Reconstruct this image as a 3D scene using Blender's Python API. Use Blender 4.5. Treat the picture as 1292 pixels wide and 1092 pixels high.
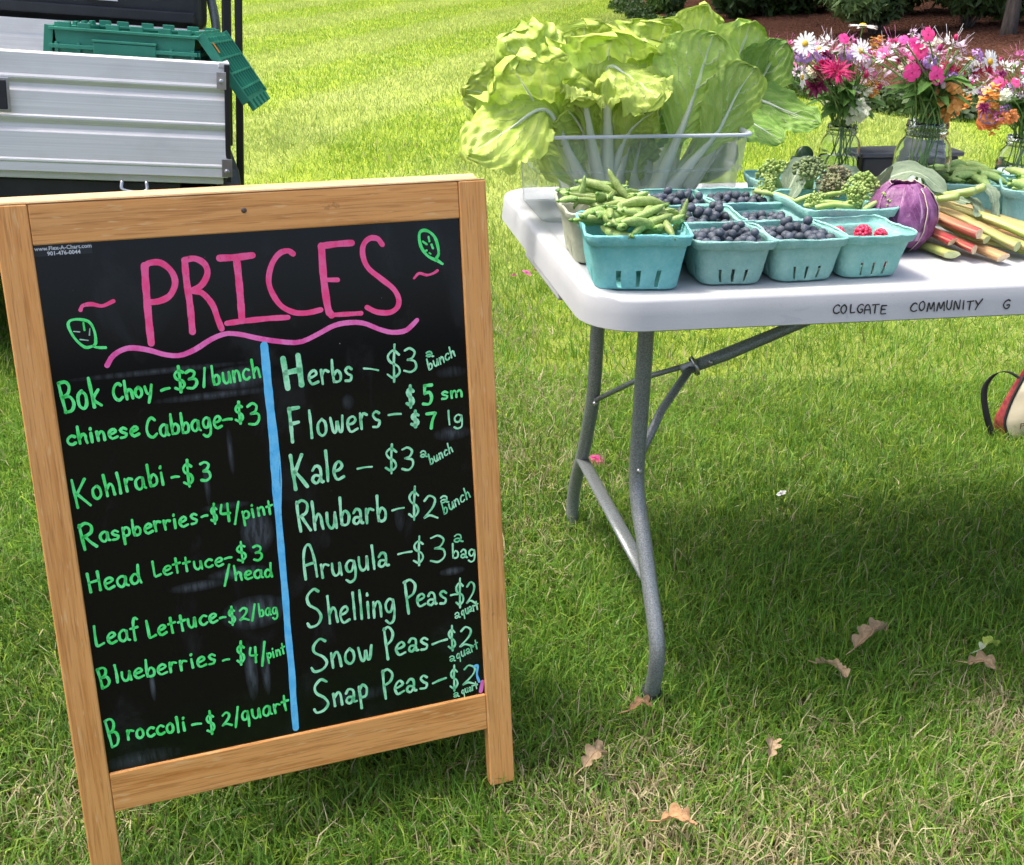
import bpy, bmesh, math, random
import numpy as np
from mathutils import Vector, Matrix, Euler, Quaternion, noise
PI = math.pi
R = math.radians
scene = bpy.context.scene
for _o in list(bpy.data.objects):
    bpy.data.objects.remove(_o)
col = scene.collection

# ------------------------------------------------------------------ camera
cam_d = bpy.data.cameras.new('camera')
cam = bpy.data.objects.new('camera', cam_d)
col.objects.link(cam)
scene.camera = cam
cam_d.sensor_width = 36.0
cam_d.lens = 36.0 * 1425.0 / 1292.0
cam_d.clip_start = 0.05
cam_d.clip_end = 600
_p, _r = R(23.907), R(1.02)
_f = Vector((0, math.cos(_p), -math.sin(_p)))
_u = Vector((0, math.sin(_p), math.cos(_p)))
_x = Vector((1, 0, 0))
_rx = _x * math.cos(_r) + _u * math.sin(_r)
_ru = -_x * math.sin(_r) + _u * math.cos(_r)
cam.matrix_world = Matrix(((_rx.x, _ru.x, -_f.x, 0), (_rx.y, _ru.y, -_f.y, 0), (_rx.z, _ru.z, -_f.z, 1.1966), (0, 0, 0, 1)))

# ------------------------------------------------------------------ light
SUN_TO = Vector((-0.37, 0.04, 0.925)).normalized()        # direction towards the sun
elev = math.asin(SUN_TO.z)
azim = math.atan2(SUN_TO.x, SUN_TO.y)
world = bpy.data.worlds.new('World')
scene.world = world
world.use_nodes = True
wn = world.node_tree
bgn = wn.nodes.get('Background') or wn.nodes.new('ShaderNodeBackground')
sky = wn.nodes.new('ShaderNodeTexSky')
sky.sky_type = 'NISHITA'
sky.sun_disc = False
sky.sun_elevation = elev
sky.sun_rotation = azim
sky.air_density = 0.75
sky.dust_density = 5.5
sky.ozone_density = 0.6
wn.links.new(sky.outputs['Color'], bgn.inputs['Color'])
bgn.inputs['Strength'].default_value = 0.15
sun_d = bpy.data.lights.new('sun', 'SUN')
sun_d.energy = 1.4
sun_d.angle = R(12.0)
sun_d.color = (1.0, 0.965, 0.90)
sun = bpy.data.objects.new('sun', sun_d)
col.objects.link(sun)
sun.rotation_euler = (-SUN_TO).to_track_quat('-Z', 'Y').to_euler()
scene.view_settings.view_transform = 'Standard'
scene.view_settings.look = 'None'
scene.view_settings.exposure = 1.3
scene.view_settings.gamma = 1.0
scene.view_settings.use_curve_mapping = False
scene.render.engine = 'CYCLES'
scene.cycles.max_bounces = 10
scene.cycles.transparent_max_bounces = 16
scene.cycles.transmission_bounces = 8

# ------------------------------------------------------------------ helpers
def tag(o, label=None, cat=None, group=None, kind=None):
    if label: o['label'] = label
    if cat: o['category'] = cat
    if group: o['group'] = group
    if kind: o['kind'] = kind
    return o

def empty(name, loc=(0, 0, 0), rz=0.0, label=None, cat=None, group=None, mat=None):
    o = bpy.data.objects.new(name, None)
    o.empty_display_size = 0.05
    col.objects.link(o)
    if mat is not None:
        o.matrix_world = mat
    else:
        o.location = loc
        o.rotation_euler = (0, 0, rz)
    return tag(o, label, cat, group)

def frame_from(d, up=Vector((0, 0, 1))):
    d = Vector(d).normalized()
    a = up.cross(d)
    if a.length < 1e-4:
        a = Vector((1, 0, 0)).cross(d)
    a.normalize()
    return a, d.cross(a).normalized(), d

class MB:
    """collects geometry; build() links it as one mesh object"""
    def __init__(s):
        s.v = []; s.f = []; s.m = []; s.uv = {}; s.sm = []
    def add(s, vs, fs, m=0, smooth=False, uvs=None):
        b = len(s.v)
        s.v.extend([tuple(q) for q in vs])
        for f in fs:
            s.f.append(tuple(b + i for i in f)); s.m.append(m); s.sm.append(smooth)
        if uvs is not None:
            for i, q in enumerate(uvs): s.uv[b + i] = q
        return s
    def box(s, c, d, m=0, M=None):
        x, y, z = d[0] / 2, d[1] / 2, d[2] / 2
        vs = [Vector((c[0] + a * x, c[1] + b * y, c[2] + e * z)) for a in (-1, 1) for b in (-1, 1) for e in (-1, 1)]
        if M is not None: vs = [M @ q for q in vs]
        return s.add(vs, [(0, 1, 3, 2), (4, 6, 7, 5), (0, 4, 5, 1), (2, 3, 7, 6), (0, 2, 6, 4), (1, 5, 7, 3)], m)
    def box2(s, a, b, m=0, M=None):
        return s.box([(a[i] + b[i]) / 2 for i in range(3)], [abs(b[i] - a[i]) for i in range(3)], m, M)
    def tube(s, pts, rad, n=8, m=0, cap=True, smooth=True, flat=1.0, up=Vector((0, 0, 1))):
        pts = [Vector(p) for p in pts]
        if not hasattr(rad, '__len__'): rad = [rad] * len(pts)
        vs = []; fs = []
        prev = None
        for i, p in enumerate(pts):
            d = (pts[min(i + 1, len(pts) - 1)] - pts[max(i - 1, 0)])
            if d.length < 1e-9: d = Vector((0, 0, 1))
            d.normalize()
            if prev is None:
                a, b, _ = frame_from(d, up)
            else:
                a = prev - d * prev.dot(d)
                if a.length < 1e-5: a, b, _ = frame_from(d, up)
                a.normalize(); b = d.cross(a)
            prev = a
            for k in range(n):
                t = 2 * PI * k / n
                vs.append(p + a * (rad[i] * math.cos(t)) + b * (rad[i] * flat * math.sin(t)))
        for i in range(len(pts) - 1):
            for k in range(n):
                k2 = (k + 1) % n
                fs.append((i * n + k, i * n + k2, (i + 1) * n + k2, (i + 1) * n + k))
        if cap:
            fs.append(tuple(range(n - 1, -1, -1)))
            fs.append(tuple((len(pts) - 1) * n + k for k in range(n)))
        return s.add(vs, fs, m, smooth)
    def lathe(s, prof, n=24, m=0, M=None, smooth=True, cap0=False, cap1=False):
        vs = []; fs = []
        for r, z in prof:
            for k in range(n):
                t = 2 * PI * k / n
                q = Vector((r * math.cos(t), r * math.sin(t), z))
                vs.append(M @ q if M is not None else q)
        for i in range(len(prof) - 1):
            for k in range(n):
                k2 = (k + 1) % n
                fs.append((i * n + k, i * n + k2, (i + 1) * n + k2, (i + 1) * n + k))
        if cap0: fs.append(tuple(range(n - 1, -1, -1)))
        if cap1: fs.append(tuple((len(prof) - 1) * n + k for k in range(n)))
        return s.add(vs, fs, m, smooth)
    def ball(s, c, r, n=10, m=0, sc=(1, 1, 1), M=None, jit=0, seed=0):
        h = max(3, n // 2 + 1)
        rnd = random.Random(seed)
        vs = [Vector((0, 0, -1))]; fs = []
        for i in range(1, h):
            a = -PI / 2 + PI * i / h
            for k in range(n):
                t = 2 * PI * k / n
                vs.append(Vector((math.cos(a) * math.cos(t), math.cos(a) * math.sin(t), math.sin(a))) * (1 + jit * rnd.uniform(-1, 1)))
        vs.append(Vector((0, 0, 1)))
        for k in range(n):
            k2 = (k + 1) % n
            fs.append((0, 1 + k2, 1 + k))
            for i in range(h - 2):
                fs.append((1 + i * n + k, 1 + i * n + k2, 1 + (i + 1) * n + k2, 1 + (i + 1) * n + k))
            fs.append((1 + (h - 2) * n + k, 1 + (h - 2) * n + k2, len(vs) - 1))
        o = []
        for q in vs:
            q = Vector((q.x * r * sc[0], q.y * r * sc[1], q.z * r * sc[2]))
            if M is not None: q = M @ q
            o.append(q + Vector(c))
        return s.add(o, fs, m, True)
    def grid(s, fn, nu, nv, m=0, smooth=True, uv=True):
        vs = []; uvs = []; fs = []
        for j in range(nv + 1):
            for i in range(nu + 1):
                a, b = i / nu, j / nv
                vs.append(fn(a, b)); uvs.append((a, b))
        for j in range(nv):
            for i in range(nu):
                k = j * (nu + 1) + i
                fs.append((k, k + 1, k + nu + 2, k + nu + 1))
        return s.add(vs, fs, m, smooth, uvs if uv else None)
    def prism(s, outl, z0, z1, m=0, M=None):
        n = len(outl)
        vs = [Vector((x, y, z0)) for x, y in outl] + [Vector((x, y, z1)) for x, y in outl]
        if M is not None: vs = [M @ q for q in vs]
        fs = [tuple(range(n - 1, -1, -1)), tuple(range(n, 2 * n))]
        fs += [(i, (i + 1) % n, n + (i + 1) % n, n + i) for i in range(n)]
        return s.add(vs, fs, m)
    def mesh(s, name, mats, M=None):
        me = bpy.data.meshes.new(name)
        vs = s.v if M is None else [tuple(M @ Vector(q)) for q in s.v]
        me.from_pydata(vs, [], s.f)
        for q in (mats if isinstance(mats, (list, tuple)) else [mats]): me.materials.append(q)
        me.polygons.foreach_set('material_index', s.m)
        me.polygons.foreach_set('use_smooth', s.sm)
        if s.uv:
            ul = me.uv_layers.new(name='UVMap')
            li = np.zeros(len(me.loops), dtype=np.int32)
            me.loops.foreach_get('vertex_index', li)
            tab = np.zeros((len(s.v), 2), dtype=np.float32)
            for k, q in s.uv.items(): tab[k] = q
            ul.data.foreach_set('uv', tab[li].ravel())
        me.update()
        return me
    def build(s, name, mats, parent=None, M=None, bevel=0, seg=2, **kw):
        o = bpy.data.objects.new(name, s.mesh(name, mats, M))
        col.objects.link(o)
        if parent is not None: o.parent = parent
        if bevel:
            b = o.modifiers.new('bevel', 'BEVEL'); b.width = bevel; b.segments = seg; b.limit_method = 'ANGLE'; b.angle_limit = R(35)
            b.harden_normals = False
        return tag(o, **kw)

def copy_tree(o, parent=None):
    c = o.copy(); col.objects.link(c); c.parent = parent
    for ch in list(o.children): copy_tree(ch, c)
    return c

def bez(P, n):
    """smooth curve through three or more points"""
    P = [Vector(p) for p in P]
    out = []
    m = len(P)
    for i in range(n + 1):
        t = i / n * (m - 1)
        k = min(int(t), m - 2); f = t - k
        p0 = P[max(k - 1, 0)]; p1 = P[k]; p2 = P[k + 1]; p3 = P[min(k + 2, m - 1)]
        if k == 0: p0 = p1 * 2 - p2
        if k == m - 2: p3 = p2 * 2 - p1
        out.append(0.5 * ((2 * p1) + (-p0 + p2) * f + (2 * p0 - 5 * p1 + 4 * p2 - p3) * f * f + (-p0 + 3 * p1 - 3 * p2 + p3) * f ** 3))
    return out

# ------------------------------------------------------------------ materials
def nt(name):
    m = bpy.data.materials.new(name); m.use_nodes = True
    t = m.node_tree
    return m, t, t.nodes['Principled BSDF'], t.nodes['Material Output']

def setin(n, k, v):
    if k in n.inputs: n.inputs[k].default_value = v

def mixc(t, a, b, fac, mode='MIX'):
    n = t.nodes.new('ShaderNodeMix'); n.data_type = 'RGBA'; n.blend_type = mode
    for s, q in ((0, fac), (6, a), (7, b)):
        if hasattr(q, 'is_linked') or hasattr(q, 'links'): t.links.new(q, n.inputs[s])
        elif s == 0: n.inputs[0].default_value = q
        else: n.inputs[s].default_value = (*q, 1) if len(q) == 3 else q
    return n.outputs[2]

def math_n(t, op, a, b=None, c=None, clamp=False):
    n = t.nodes.new('ShaderNodeMath'); n.operation = op; n.use_clamp = clamp
    for i, q in enumerate((a, b, c)):
        if q is None: continue
        if isinstance(q, (int, float)): n.inputs[i].default_value = q
        else: t.links.new(q, n.inputs[i])
    return n.outputs[0]

def tex(t, kind='noise', scale=5.0, coord='Object', vscale=(1, 1, 1), detail=4, rough=0.55, dist=0.0, loc=(0, 0, 0)):
    tc = t.nodes.new('ShaderNodeTexCoord'); mp = t.nodes.new('ShaderNodeMapping')
    mp.inputs['Scale'].default_value = vscale
    mp.inputs['Location'].default_value = loc
    if coord == 'World':
        g = t.nodes.new('ShaderNodeNewGeometry'); t.links.new(g.outputs['Position'], mp.inputs['Vector'])
    else:
        t.links.new(tc.outputs[coord], mp.inputs['Vector'])
    if kind == 'noise':
        n = t.nodes.new('ShaderNodeTexNoise'); n.inputs['Detail'].default_value = detail; n.inputs['Roughness'].default_value = rough; n.inputs['Distortion'].default_value = dist
    elif kind == 'voronoi':
        n = t.nodes.new('ShaderNodeTexVoronoi')
    else:
        n = t.nodes.new('ShaderNodeTexWave'); n.inputs['Distortion'].default_value = dist; n.inputs['Detail'].default_value = detail
    n.inputs['Scale'].default_value = scale
    t.links.new(mp.outputs['Vector'], n.inputs['Vector'])
    return n.outputs['Fac'] if kind == 'noise' else (n.outputs['Distance'] if kind == 'voronoi' else n.outputs['Fac'])

def ramp(t, src, stops):
    n = t.nodes.new('ShaderNodeValToRGB')
    e = n.color_ramp.elements
    while len(e) < len(stops): e.new(0.5)
    for q, (p, c) in zip(e, stops):
        q.position = p; q.color = (*c, 1) if hasattr(c, '__len__') else (c, c, c, 1)
    t.links.new(src, n.inputs['Fac'])
    return n.outputs['Color']

def bump(t, bs, h, strength=0.3, dist=0.01):
    b = t.nodes.new('ShaderNodeBump'); b.inputs['Strength'].default_value = strength; b.inputs['Distance'].default_value = dist
    t.links.new(h, b.inputs['Height']); t.links.new(b.outputs['Normal'], bs.inputs['Normal'])
    return b

def mat(name, c1, c2=None, scale=8, rough=0.5, metal=0, bmp=0, bscale=None, bdist=0.002, vs=(1, 1, 1), trans=0, coord='Object', spec=0.5, lo=0.35, hi=0.65, coat=0, per_object=0):
    m, t, b, out = nt(name)
    c2 = c2 or c1
    fac = ramp(t, tex(t, 'noise', scale, coord, vs), [(lo, 0.0), (hi, 1.0)])
    c = mixc(t, c1, c2, fac)
    if per_object:
        oi = t.nodes.new('ShaderNodeObjectInfo')
        hs = t.nodes.new('ShaderNodeHueSaturation')
        t.links.new(c, hs.inputs['Color'])
        t.links.new(math_n(t, 'MULTIPLY_ADD', oi.outputs['Random'], per_object, 1 - per_object / 2), hs.inputs['Value'])
        t.links.new(math_n(t, 'MULTIPLY_ADD', oi.outputs['Random'], 0.03, 0.485), hs.inputs['Hue'])
        c = hs.outputs['Color']
    t.links.new(c, b.inputs['Base Color'])
    setin(b, 'Roughness', rough); setin(b, 'Metallic', metal); setin(b, 'Specular IOR Level', spec)
    if coat: setin(b, 'Coat Weight', coat); setin(b, 'Coat Roughness', 0.15)
    if bmp: bump(t, b, tex(t, 'noise', bscale or scale * 4, coord, vs, 6), bmp, bdist)
    if trans:
        tr = t.nodes.new('ShaderNodeBsdfTranslucent'); mx = t.nodes.new('ShaderNodeMixShader')
        t.links.new(c, tr.inputs['Color']); mx.inputs[0].default_value = trans
        t.links.new(b.outputs[0], mx.inputs[1]); t.links.new(tr.outputs[0], mx.inputs[2])
        t.links.new(mx.outputs[0], out.inputs['Surface'])
    return m

def wood_mat(name, axis, base=(0.82, 0.395, 0.125), dark=(0.56, 0.22, 0.05)):
    m, t, b, out = nt(name)
    vs = [60, 60, 60]; vs[axis] = 2.2
    g = tex(t, 'noise', 1.6, 'Object', vs, 8, 0.65, 0.6)
    vs2 = [9, 9, 9]; vs2[axis] = 0.7
    g2 = tex(t, 'noise', 1.4, 'Object', vs2, 3, 0.5, 1.2)
    c = mixc(t, dark, base, ramp(t, g, [(0.36, 0.0), (0.50, 0.75), (0.68, 1.0)]))
    c = mixc(t, c, (0.66, 0.36, 0.13), math_n(t, 'MULTIPLY', ramp(t, g2, [(0.42, 0.0), (0.75, 1.0)]), 0.6))
    vs4 = [420, 420, 420]; vs4[axis] = 14
    po = ramp(t, tex(t, 'noise', 1.0, 'Object', vs4, 3), [(0.54, 0.0), (0.64, 1.0)])
    c = mixc(t, c, (0.26, 0.10, 0.025), math_n(t, 'MULTIPLY', po, 0.40))
    # pale flecks of oak ray
    vs3 = [230, 230, 230]; vs3[axis] = 26
    fl = ramp(t, tex(t, 'noise', 1.0, 'Object', vs3, 2), [(0.62, 0.0), (0.70, 1.0)])
    c = mixc(t, c, (0.80, 0.52, 0.24), math_n(t, 'MULTIPLY', fl, 0.6))
    # scuffs
    sc = ramp(t, tex(t, 'noise', 14, 'Object', (1, 1, 1), 7, 0.7), [(0.66, 0.0), (0.70, 1.0)])
    c = mixc(t, c, (0.12, 0.05, 0.02), math_n(t, 'MULTIPLY', sc, 0.35))
    t.links.new(c, b.inputs['Base Color'])
    setin(b, 'Roughness', 0.48); setin(b, 'Specular IOR Level', 0.35)
    bump(t, b, g, 0.35, 0.0008)
    return m

M_ = {}
M_['wood_v'] = wood_mat('oak_vertical', 2)
M_['wood_h'] = wood_mat('oak_horizontal', 0)
M_['wood_pale'] = wood_mat('oak_pale_edge', 0, (0.70, 0.50, 0.27), (0.52, 0.33, 0.16))

def board_mat():
    m, t, b, out = nt('black_marker_board')
    sm = tex(t, 'noise', 7, 'Object', (1.6, 1, 1), 6, 0.6, 0.8)
    f = ramp(t, sm, [(0.56, 0.0), (0.76, 1.0)])
    # wiped patches of old marker: soft spots at places on the board
    tc = t.nodes.new('ShaderNodeTexCoord')
    acc = None
    for (x, z, rx, rz, s) in [(0.257, -0.231, 0.036, 0.014, 0.9), (0.262, -0.438, 0.02, 0.03, 0.9), (0.179, -0.501, 0.035, 0.007, 0.7), (0.231, -0.491, 0.035, 0.008, 0.8), (0.248, -0.551, 0.04, 0.022, 1.0), (0.235, -0.635, 0.008, 0.04, 0.9), (0.254, -0.633, 0.006, 0.038, 0.8), (0.107, -0.629, 0.0035, 0.02, 0.9), (0.239, -0.325, 0.004, 0.03, 0.5), (0.205, -0.362, 0.004, 0.03, 0.45), (0.225, -0.398, 0.03, 0.005, 0.5), (0.162, -0.212, 0.1, 0.004, 0.45), (0.225, -0.250, 0.07, 0.005, 0.5), (0.456, -0.450, 0.007, 0.018, 0.5), (0.527, -0.541, 0.018, 0.006, 0.8), (0.397, -0.279, 0.008, 0.01, 0.45), (0.539, -0.340, 0.025, 0.01, 0.5), (0.542, -0.254, 0.02, 0.008, 0.3), (0.374, -0.702, 0.05, 0.01, 0.3), (0.082, -0.729, 0.05, 0.012, 0.35)]:
        mp = t.nodes.new('ShaderNodeMapping'); mp.vector_type = 'POINT'
        mp.inputs['Location'].default_value = (-x / rx, 0, -z / rz)
        mp.inputs['Scale'].default_value = (1 / rx, 0, 1 / rz)
        t.links.new(tc.outputs['Object'], mp.inputs['Vector'])
        g = t.nodes.new('ShaderNodeVectorMath'); g.operation = 'LENGTH'
        t.links.new(mp.outputs['Vector'], g.inputs[0])
        q = math_n(t, 'MULTIPLY', math_n(t, 'SUBTRACT', 1.15, g.outputs['Value'], clamp=True), s * 1.3, clamp=True)
        acc = q if acc is None else math_n(t, 'MAXIMUM', acc, q)
    st = ramp(t, tex(t, 'noise', 1.0, 'Object', (150, 1, 28), 4), [(0.38, 0.25), (0.62, 1.0)])
    patch = math_n(t, 'MULTIPLY', acc, st)
    tot = math_n(t, 'ADD', math_n(t, 'MULTIPLY', f, 0.12), math_n(t, 'MULTIPLY', patch, 0.75), clamp=True)
    c = mixc(t, (0.0035, 0.0037, 0.0042), (0.11, 0.13, 0.15), tot)
    sp = ramp(t, tex(t, 'voronoi', 70, 'Object'), [(0.0, 1.0), (0.035, 1.0), (0.05, 0.0)])
    spm = ramp(t, tex(t, 'noise', 9, 'Object', (1, 1, 1), 2), [(0.60, 0.0), (0.66, 1.0)])
    c = mixc(t, c, (0.35, 0.36, 0.36), math_n(t, 'MULTIPLY', sp, spm))
    t.links.new(c, b.inputs['Base Color'])
    t.links.new(math_n(t, 'MULTIPLY_ADD', tot, 0.6, 0.10), b.inputs['Roughness'])
    setin(b, 'Specular IOR Level', 0.32)
    return m
M_['board'] = board_mat()

def marker(name, c, c2, r=0.45):
    m, t, b, out = nt(name)
    n = ramp(t, tex(t, 'noise', 55, 'Object', (1, 1, 1), 4), [(0.40, 0.0), (0.56, 1.0)])
    st = ramp(t, tex(t, 'noise', 1.0, 'Object', (420, 1, 130), 4, 0.7), [(0.55, 0.0), (0.70, 1.0)])
    ar = ramp(t, tex(t, 'noise', 16, 'Object', (1, 1, 1), 2), [(0.42, 0.0), (0.60, 1.0)])
    cc = mixc(t, mixc(t, c, c2, n), tuple(q * .25 + .01 for q in c), math_n(t, 'MULTIPLY', math_n(t, 'MULTIPLY', st, ar), 0.75))
    t.links.new(cc, b.inputs['Base Color'])
    setin(b, 'Roughness', r)
    return m
M_['ink_green'] = marker('green_marker', (0.06, 0.82, 0.15), (0.14, 0.96, 0.28))
M_['ink_mint'] = marker('pale_green_marker', (0.18, 0.70, 0.33), (0.44, 0.96, 0.58))
M_['ink_vivid'] = marker('bright_green_marker', (0.10, 0.86, 0.20), (0.20, 0.98, 0.34))
M_['ink_pink'] = marker('pink_marker', (0.96, 0.06, 0.24), (0.98, 0.12, 0.34))
M_['ink_pinklight'] = marker('light_pink_marker', (0.86, 0.09, 0.38), (0.95, 0.20, 0.55))
M_['ink_pinkmag'] = marker('orchid_marker', (0.70, 0.10, 0.48), (0.80, 0.2, 0.6))
M_['ink_greenpale'] = marker('faint_green_marker', (0.25, 0.5, 0.33), (0.4, 0.7, 0.5))
M_['ink_blue'] = marker('light_blue_marker', (0.10, 0.52, 0.90), (0.16, 0.62, 0.98))
M_['ink_black'] = marker('black_permanent_ink', (0.01, 0.01, 0.012), (0.03, 0.03, 0.035))
M_['white_print'] = mat('white_print', (0.7, 0.72, 0.72))
M_['sticker'] = mat('black_sticker', (0.012, 0.012, 0.014), rough=0.3)

M_['table_top'] = mat('moulded_plastic', (0.57, 0.59, 0.61), (0.50, 0.52, 0.54), 6, 0.48, bmp=0.10, bscale=260, bdist=0.0006, lo=0.4, hi=0.9)
def hammer():
    m, t, b, out = nt('grey_hammered_paint')
    n = tex(t, 'noise', 420, 'Object', (1, 1, 1), 3)
    n2 = tex(t, 'noise', 6, 'Object', (1, 1, 1), 3)
    c = mixc(t, (0.16, 0.175, 0.175), (0.29, 0.315, 0.315), ramp(t, n, [(0.38, 0.0), (0.62, 1.0)]))
    t.links.new(c, b.inputs['Base Color'])
    setin(b, 'Roughness', 0.38); setin(b, 'Metallic', 0.25)
    bump(t, b, n, 0.3, 0.0008)
    return m
M_['steel_grey'] = hammer()
def table_mat():
    m, t, b, out = nt('moulded_plastic')
    n1 = tex(t, 'noise', 5, 'Object', (1, 1, 1), 4)
    c = mixc(t, (0.52, 0.53, 0.54), (0.45, 0.46, 0.47), ramp(t, n1, [(0.4, 0.0), (0.7, 1.0)]))
    st = ramp(t, tex(t, 'noise', 24, 'Object', (1, 1, 1.0), 7, 0.75), [(0.60, 0.0), (0.68, 1.0)])
    ar = ramp(t, tex(t, 'noise', 2.6, 'Object', (1, 1, 1), 2, loc=(3, 1, 0)), [(0.50, 0.0), (0.62, 1.0)])
    c = mixc(t, c, (0.40, 0.36, 0.27), math_n(t, 'MULTIPLY', math_n(t, 'MULTIPLY', st, ar), 0.5))
    sc = ramp(t, tex(t, 'noise', 1, 'Object', (14, 260, 40), 3, 0.5, 1.5), [(0.665, 0.0), (0.69, 1.0)])
    c = mixc(t, c, (0.42, 0.43, 0.45), math_n(t, 'MULTIPLY', sc, 0.45))
    t.links.new(c, b.inputs['Base Color']); setin(b, 'Roughness', 0.5)
    bump(t, b, tex(t, 'noise', 330, 'Object', (1, 1, 1), 2), 0.22, 0.0008)
    return m
M_['table_top'] = table_mat()
M_['bright_metal'] = mat('zinc_metal', (0.55, 0.55, 0.56), (0.4, 0.4, 0.41), 30, 0.3, 0.9)
M_['black_rubber'] = mat('black_rubber', (0.015, 0.015, 0.016), (0.03, 0.03, 0.03), 30, 0.7)
M_['black_plastic'] = mat('black_plastic', (0.014, 0.015, 0.018), (0.024, 0.026, 0.03), 12, 0.42, bmp=0.2, bscale=300, bdist=0.0006)
M_['black_paint'] = mat('black_paint', (0.012, 0.012, 0.013), rough=0.35)

def alu_mat():
    m, t, b, out = nt('brushed_aluminium')
    n = tex(t, 'noise', 1.0, 'Object', (2.0, 40, 260), 6, 0.6)
    n2 = tex(t, 'noise', 5, 'Object', (1, 1, 2), 5, 0.6)
    c = mixc(t, (0.66, 0.655, 0.64), (0.78, 0.77, 0.75), ramp(t, n, [(0.35, 0.0), (0.65, 1.0)]))
    c = mixc(t, c, (0.50, 0.49, 0.46), math_n(t, 'MULTIPLY', ramp(t, n2, [(0.52, 0.0), (0.75, 1.0)]), 0.45))
    t.links.new(c, b.inputs['Base Color'])
    setin(b, 'Metallic', 0.45); setin(b, 'Roughness', 0.52)
    bump(t, b, n, 0.12, 0.0008)
    return m
M_['alu'] = alu_mat()
M_['crate_green'] = mat('green_crate_plastic', (0.018, 0.19, 0.125), (0.03, 0.25, 0.165), 9, 0.42, bmp=0.15, bscale=90, bdist=0.0008)
M_['orange'] = mat('orange_print', (0.75, 0.22, 0.02)); M_['yellow'] = mat('yellow_print', (0.8, 0.6, 0.05)); M_['lime'] = mat('lime_print', (0.25, 0.45, 0.04))

def pulp(name, c1, c2):
    m, t, b, out = nt(name)
    n = tex(t, 'noise', 38, 'Object', (1, 1, 1), 8, 0.75)
    f = tex(t, 'noise', 210, 'Object', (1, 1, 1), 5, 0.7)
    c = mixc(t, c1, c2, ramp(t, n, [(0.35, 0.0), (0.68, 1.0)]))
    c = mixc(t, c, (0.60, 0.80, 0.74), math_n(t, 'MULTIPLY', ramp(t, f, [(0.56, 0.0), (0.72, 1.0)]), 0.28))
    oi = t.nodes.new('ShaderNodeObjectInfo'); hs = t.nodes.new('ShaderNodeHueSaturation')
    t.links.new(c, hs.inputs['Color'])
    t.links.new(math_n(t, 'MULTIPLY_ADD', oi.outputs['Random'], 0.16, 0.92), hs.inputs['Value'])
    t.links.new(math_n(t, 'MULTIPLY_ADD', oi.outputs['Random'], 0.25, 0.85), hs.inputs['Saturation'])
    t.links.new(hs.outputs['Color'], b.inputs['Base Color'])
    setin(b, 'Roughness', 0.9); setin(b, 'Specular IOR Level', 0.1)
    bump(t, b, math_n(t, 'ADD', f, n), 1.0, 0.0022)
    return m
M_['pulp_teal'] = pulp('teal_moulded_pulp', (0.21, 0.49, 0.43), (0.33, 0.60, 0.52))
M_['pulp_bright'] = pulp('bright_teal_pulp', (0.17, 0.54, 0.53), (0.27, 0.64, 0.62))
M_['pulp_grey'] = pulp('weathered_grey_green_pulp', (0.40, 0.42, 0.31), (0.50, 0.52, 0.40))
M_['berry_blue'] = mat('blueberry_skin', (0.014, 0.020, 0.032), (0.15, 0.18, 0.22), 60, 0.6, bmp=0.15, bscale=200, bdist=0.0003, per_object=0.6, lo=0.42, hi=0.68)
M_['raspberry'] = mat('raspberry', (0.55, 0.01, 0.05), (0.75, 0.04, 0.12), 200, 0.35)
M_['pod'] = mat('pea_pod', (0.21, 0.33, 0.075), (0.37, 0.49, 0.16), 24, 0.42, bmp=0.25, bscale=60, bdist=0.001, trans=0.12, per_object=0.45)
M_['pod_pale'] = mat('shelling_pod', (0.30, 0.44, 0.10), (0.42, 0.56, 0.18), 24, 0.45, bmp=0.25, bscale=60, bdist=0.001, trans=0.12, per_object=0.35)
M_['calyx'] = mat('pod_calyx', (0.10, 0.22, 0.03), rough=0.6)
M_['brocc'] = mat('broccoli_florets', (0.13, 0.19, 0.07), (0.25, 0.31, 0.13), 60, 0.85, bmp=1.0, bscale=260, bdist=0.004)
M_['brocc_p'] = mat('broccoli_purple_florets', (0.20, 0.17, 0.11), (0.26, 0.30, 0.12), 50, 0.85, bmp=1.0, bscale=260, bdist=0.004)
M_['brocc_y'] = mat('sprouting_florets', (0.24, 0.36, 0.08), (0.38, 0.48, 0.15), 60, 0.8, bmp=0.8, bscale=260, bdist=0.003)
M_['stalk'] = mat('pale_green_stalk', (0.36, 0.50, 0.12), (0.50, 0.62, 0.24), 30, 0.5, trans=0.1)

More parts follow.
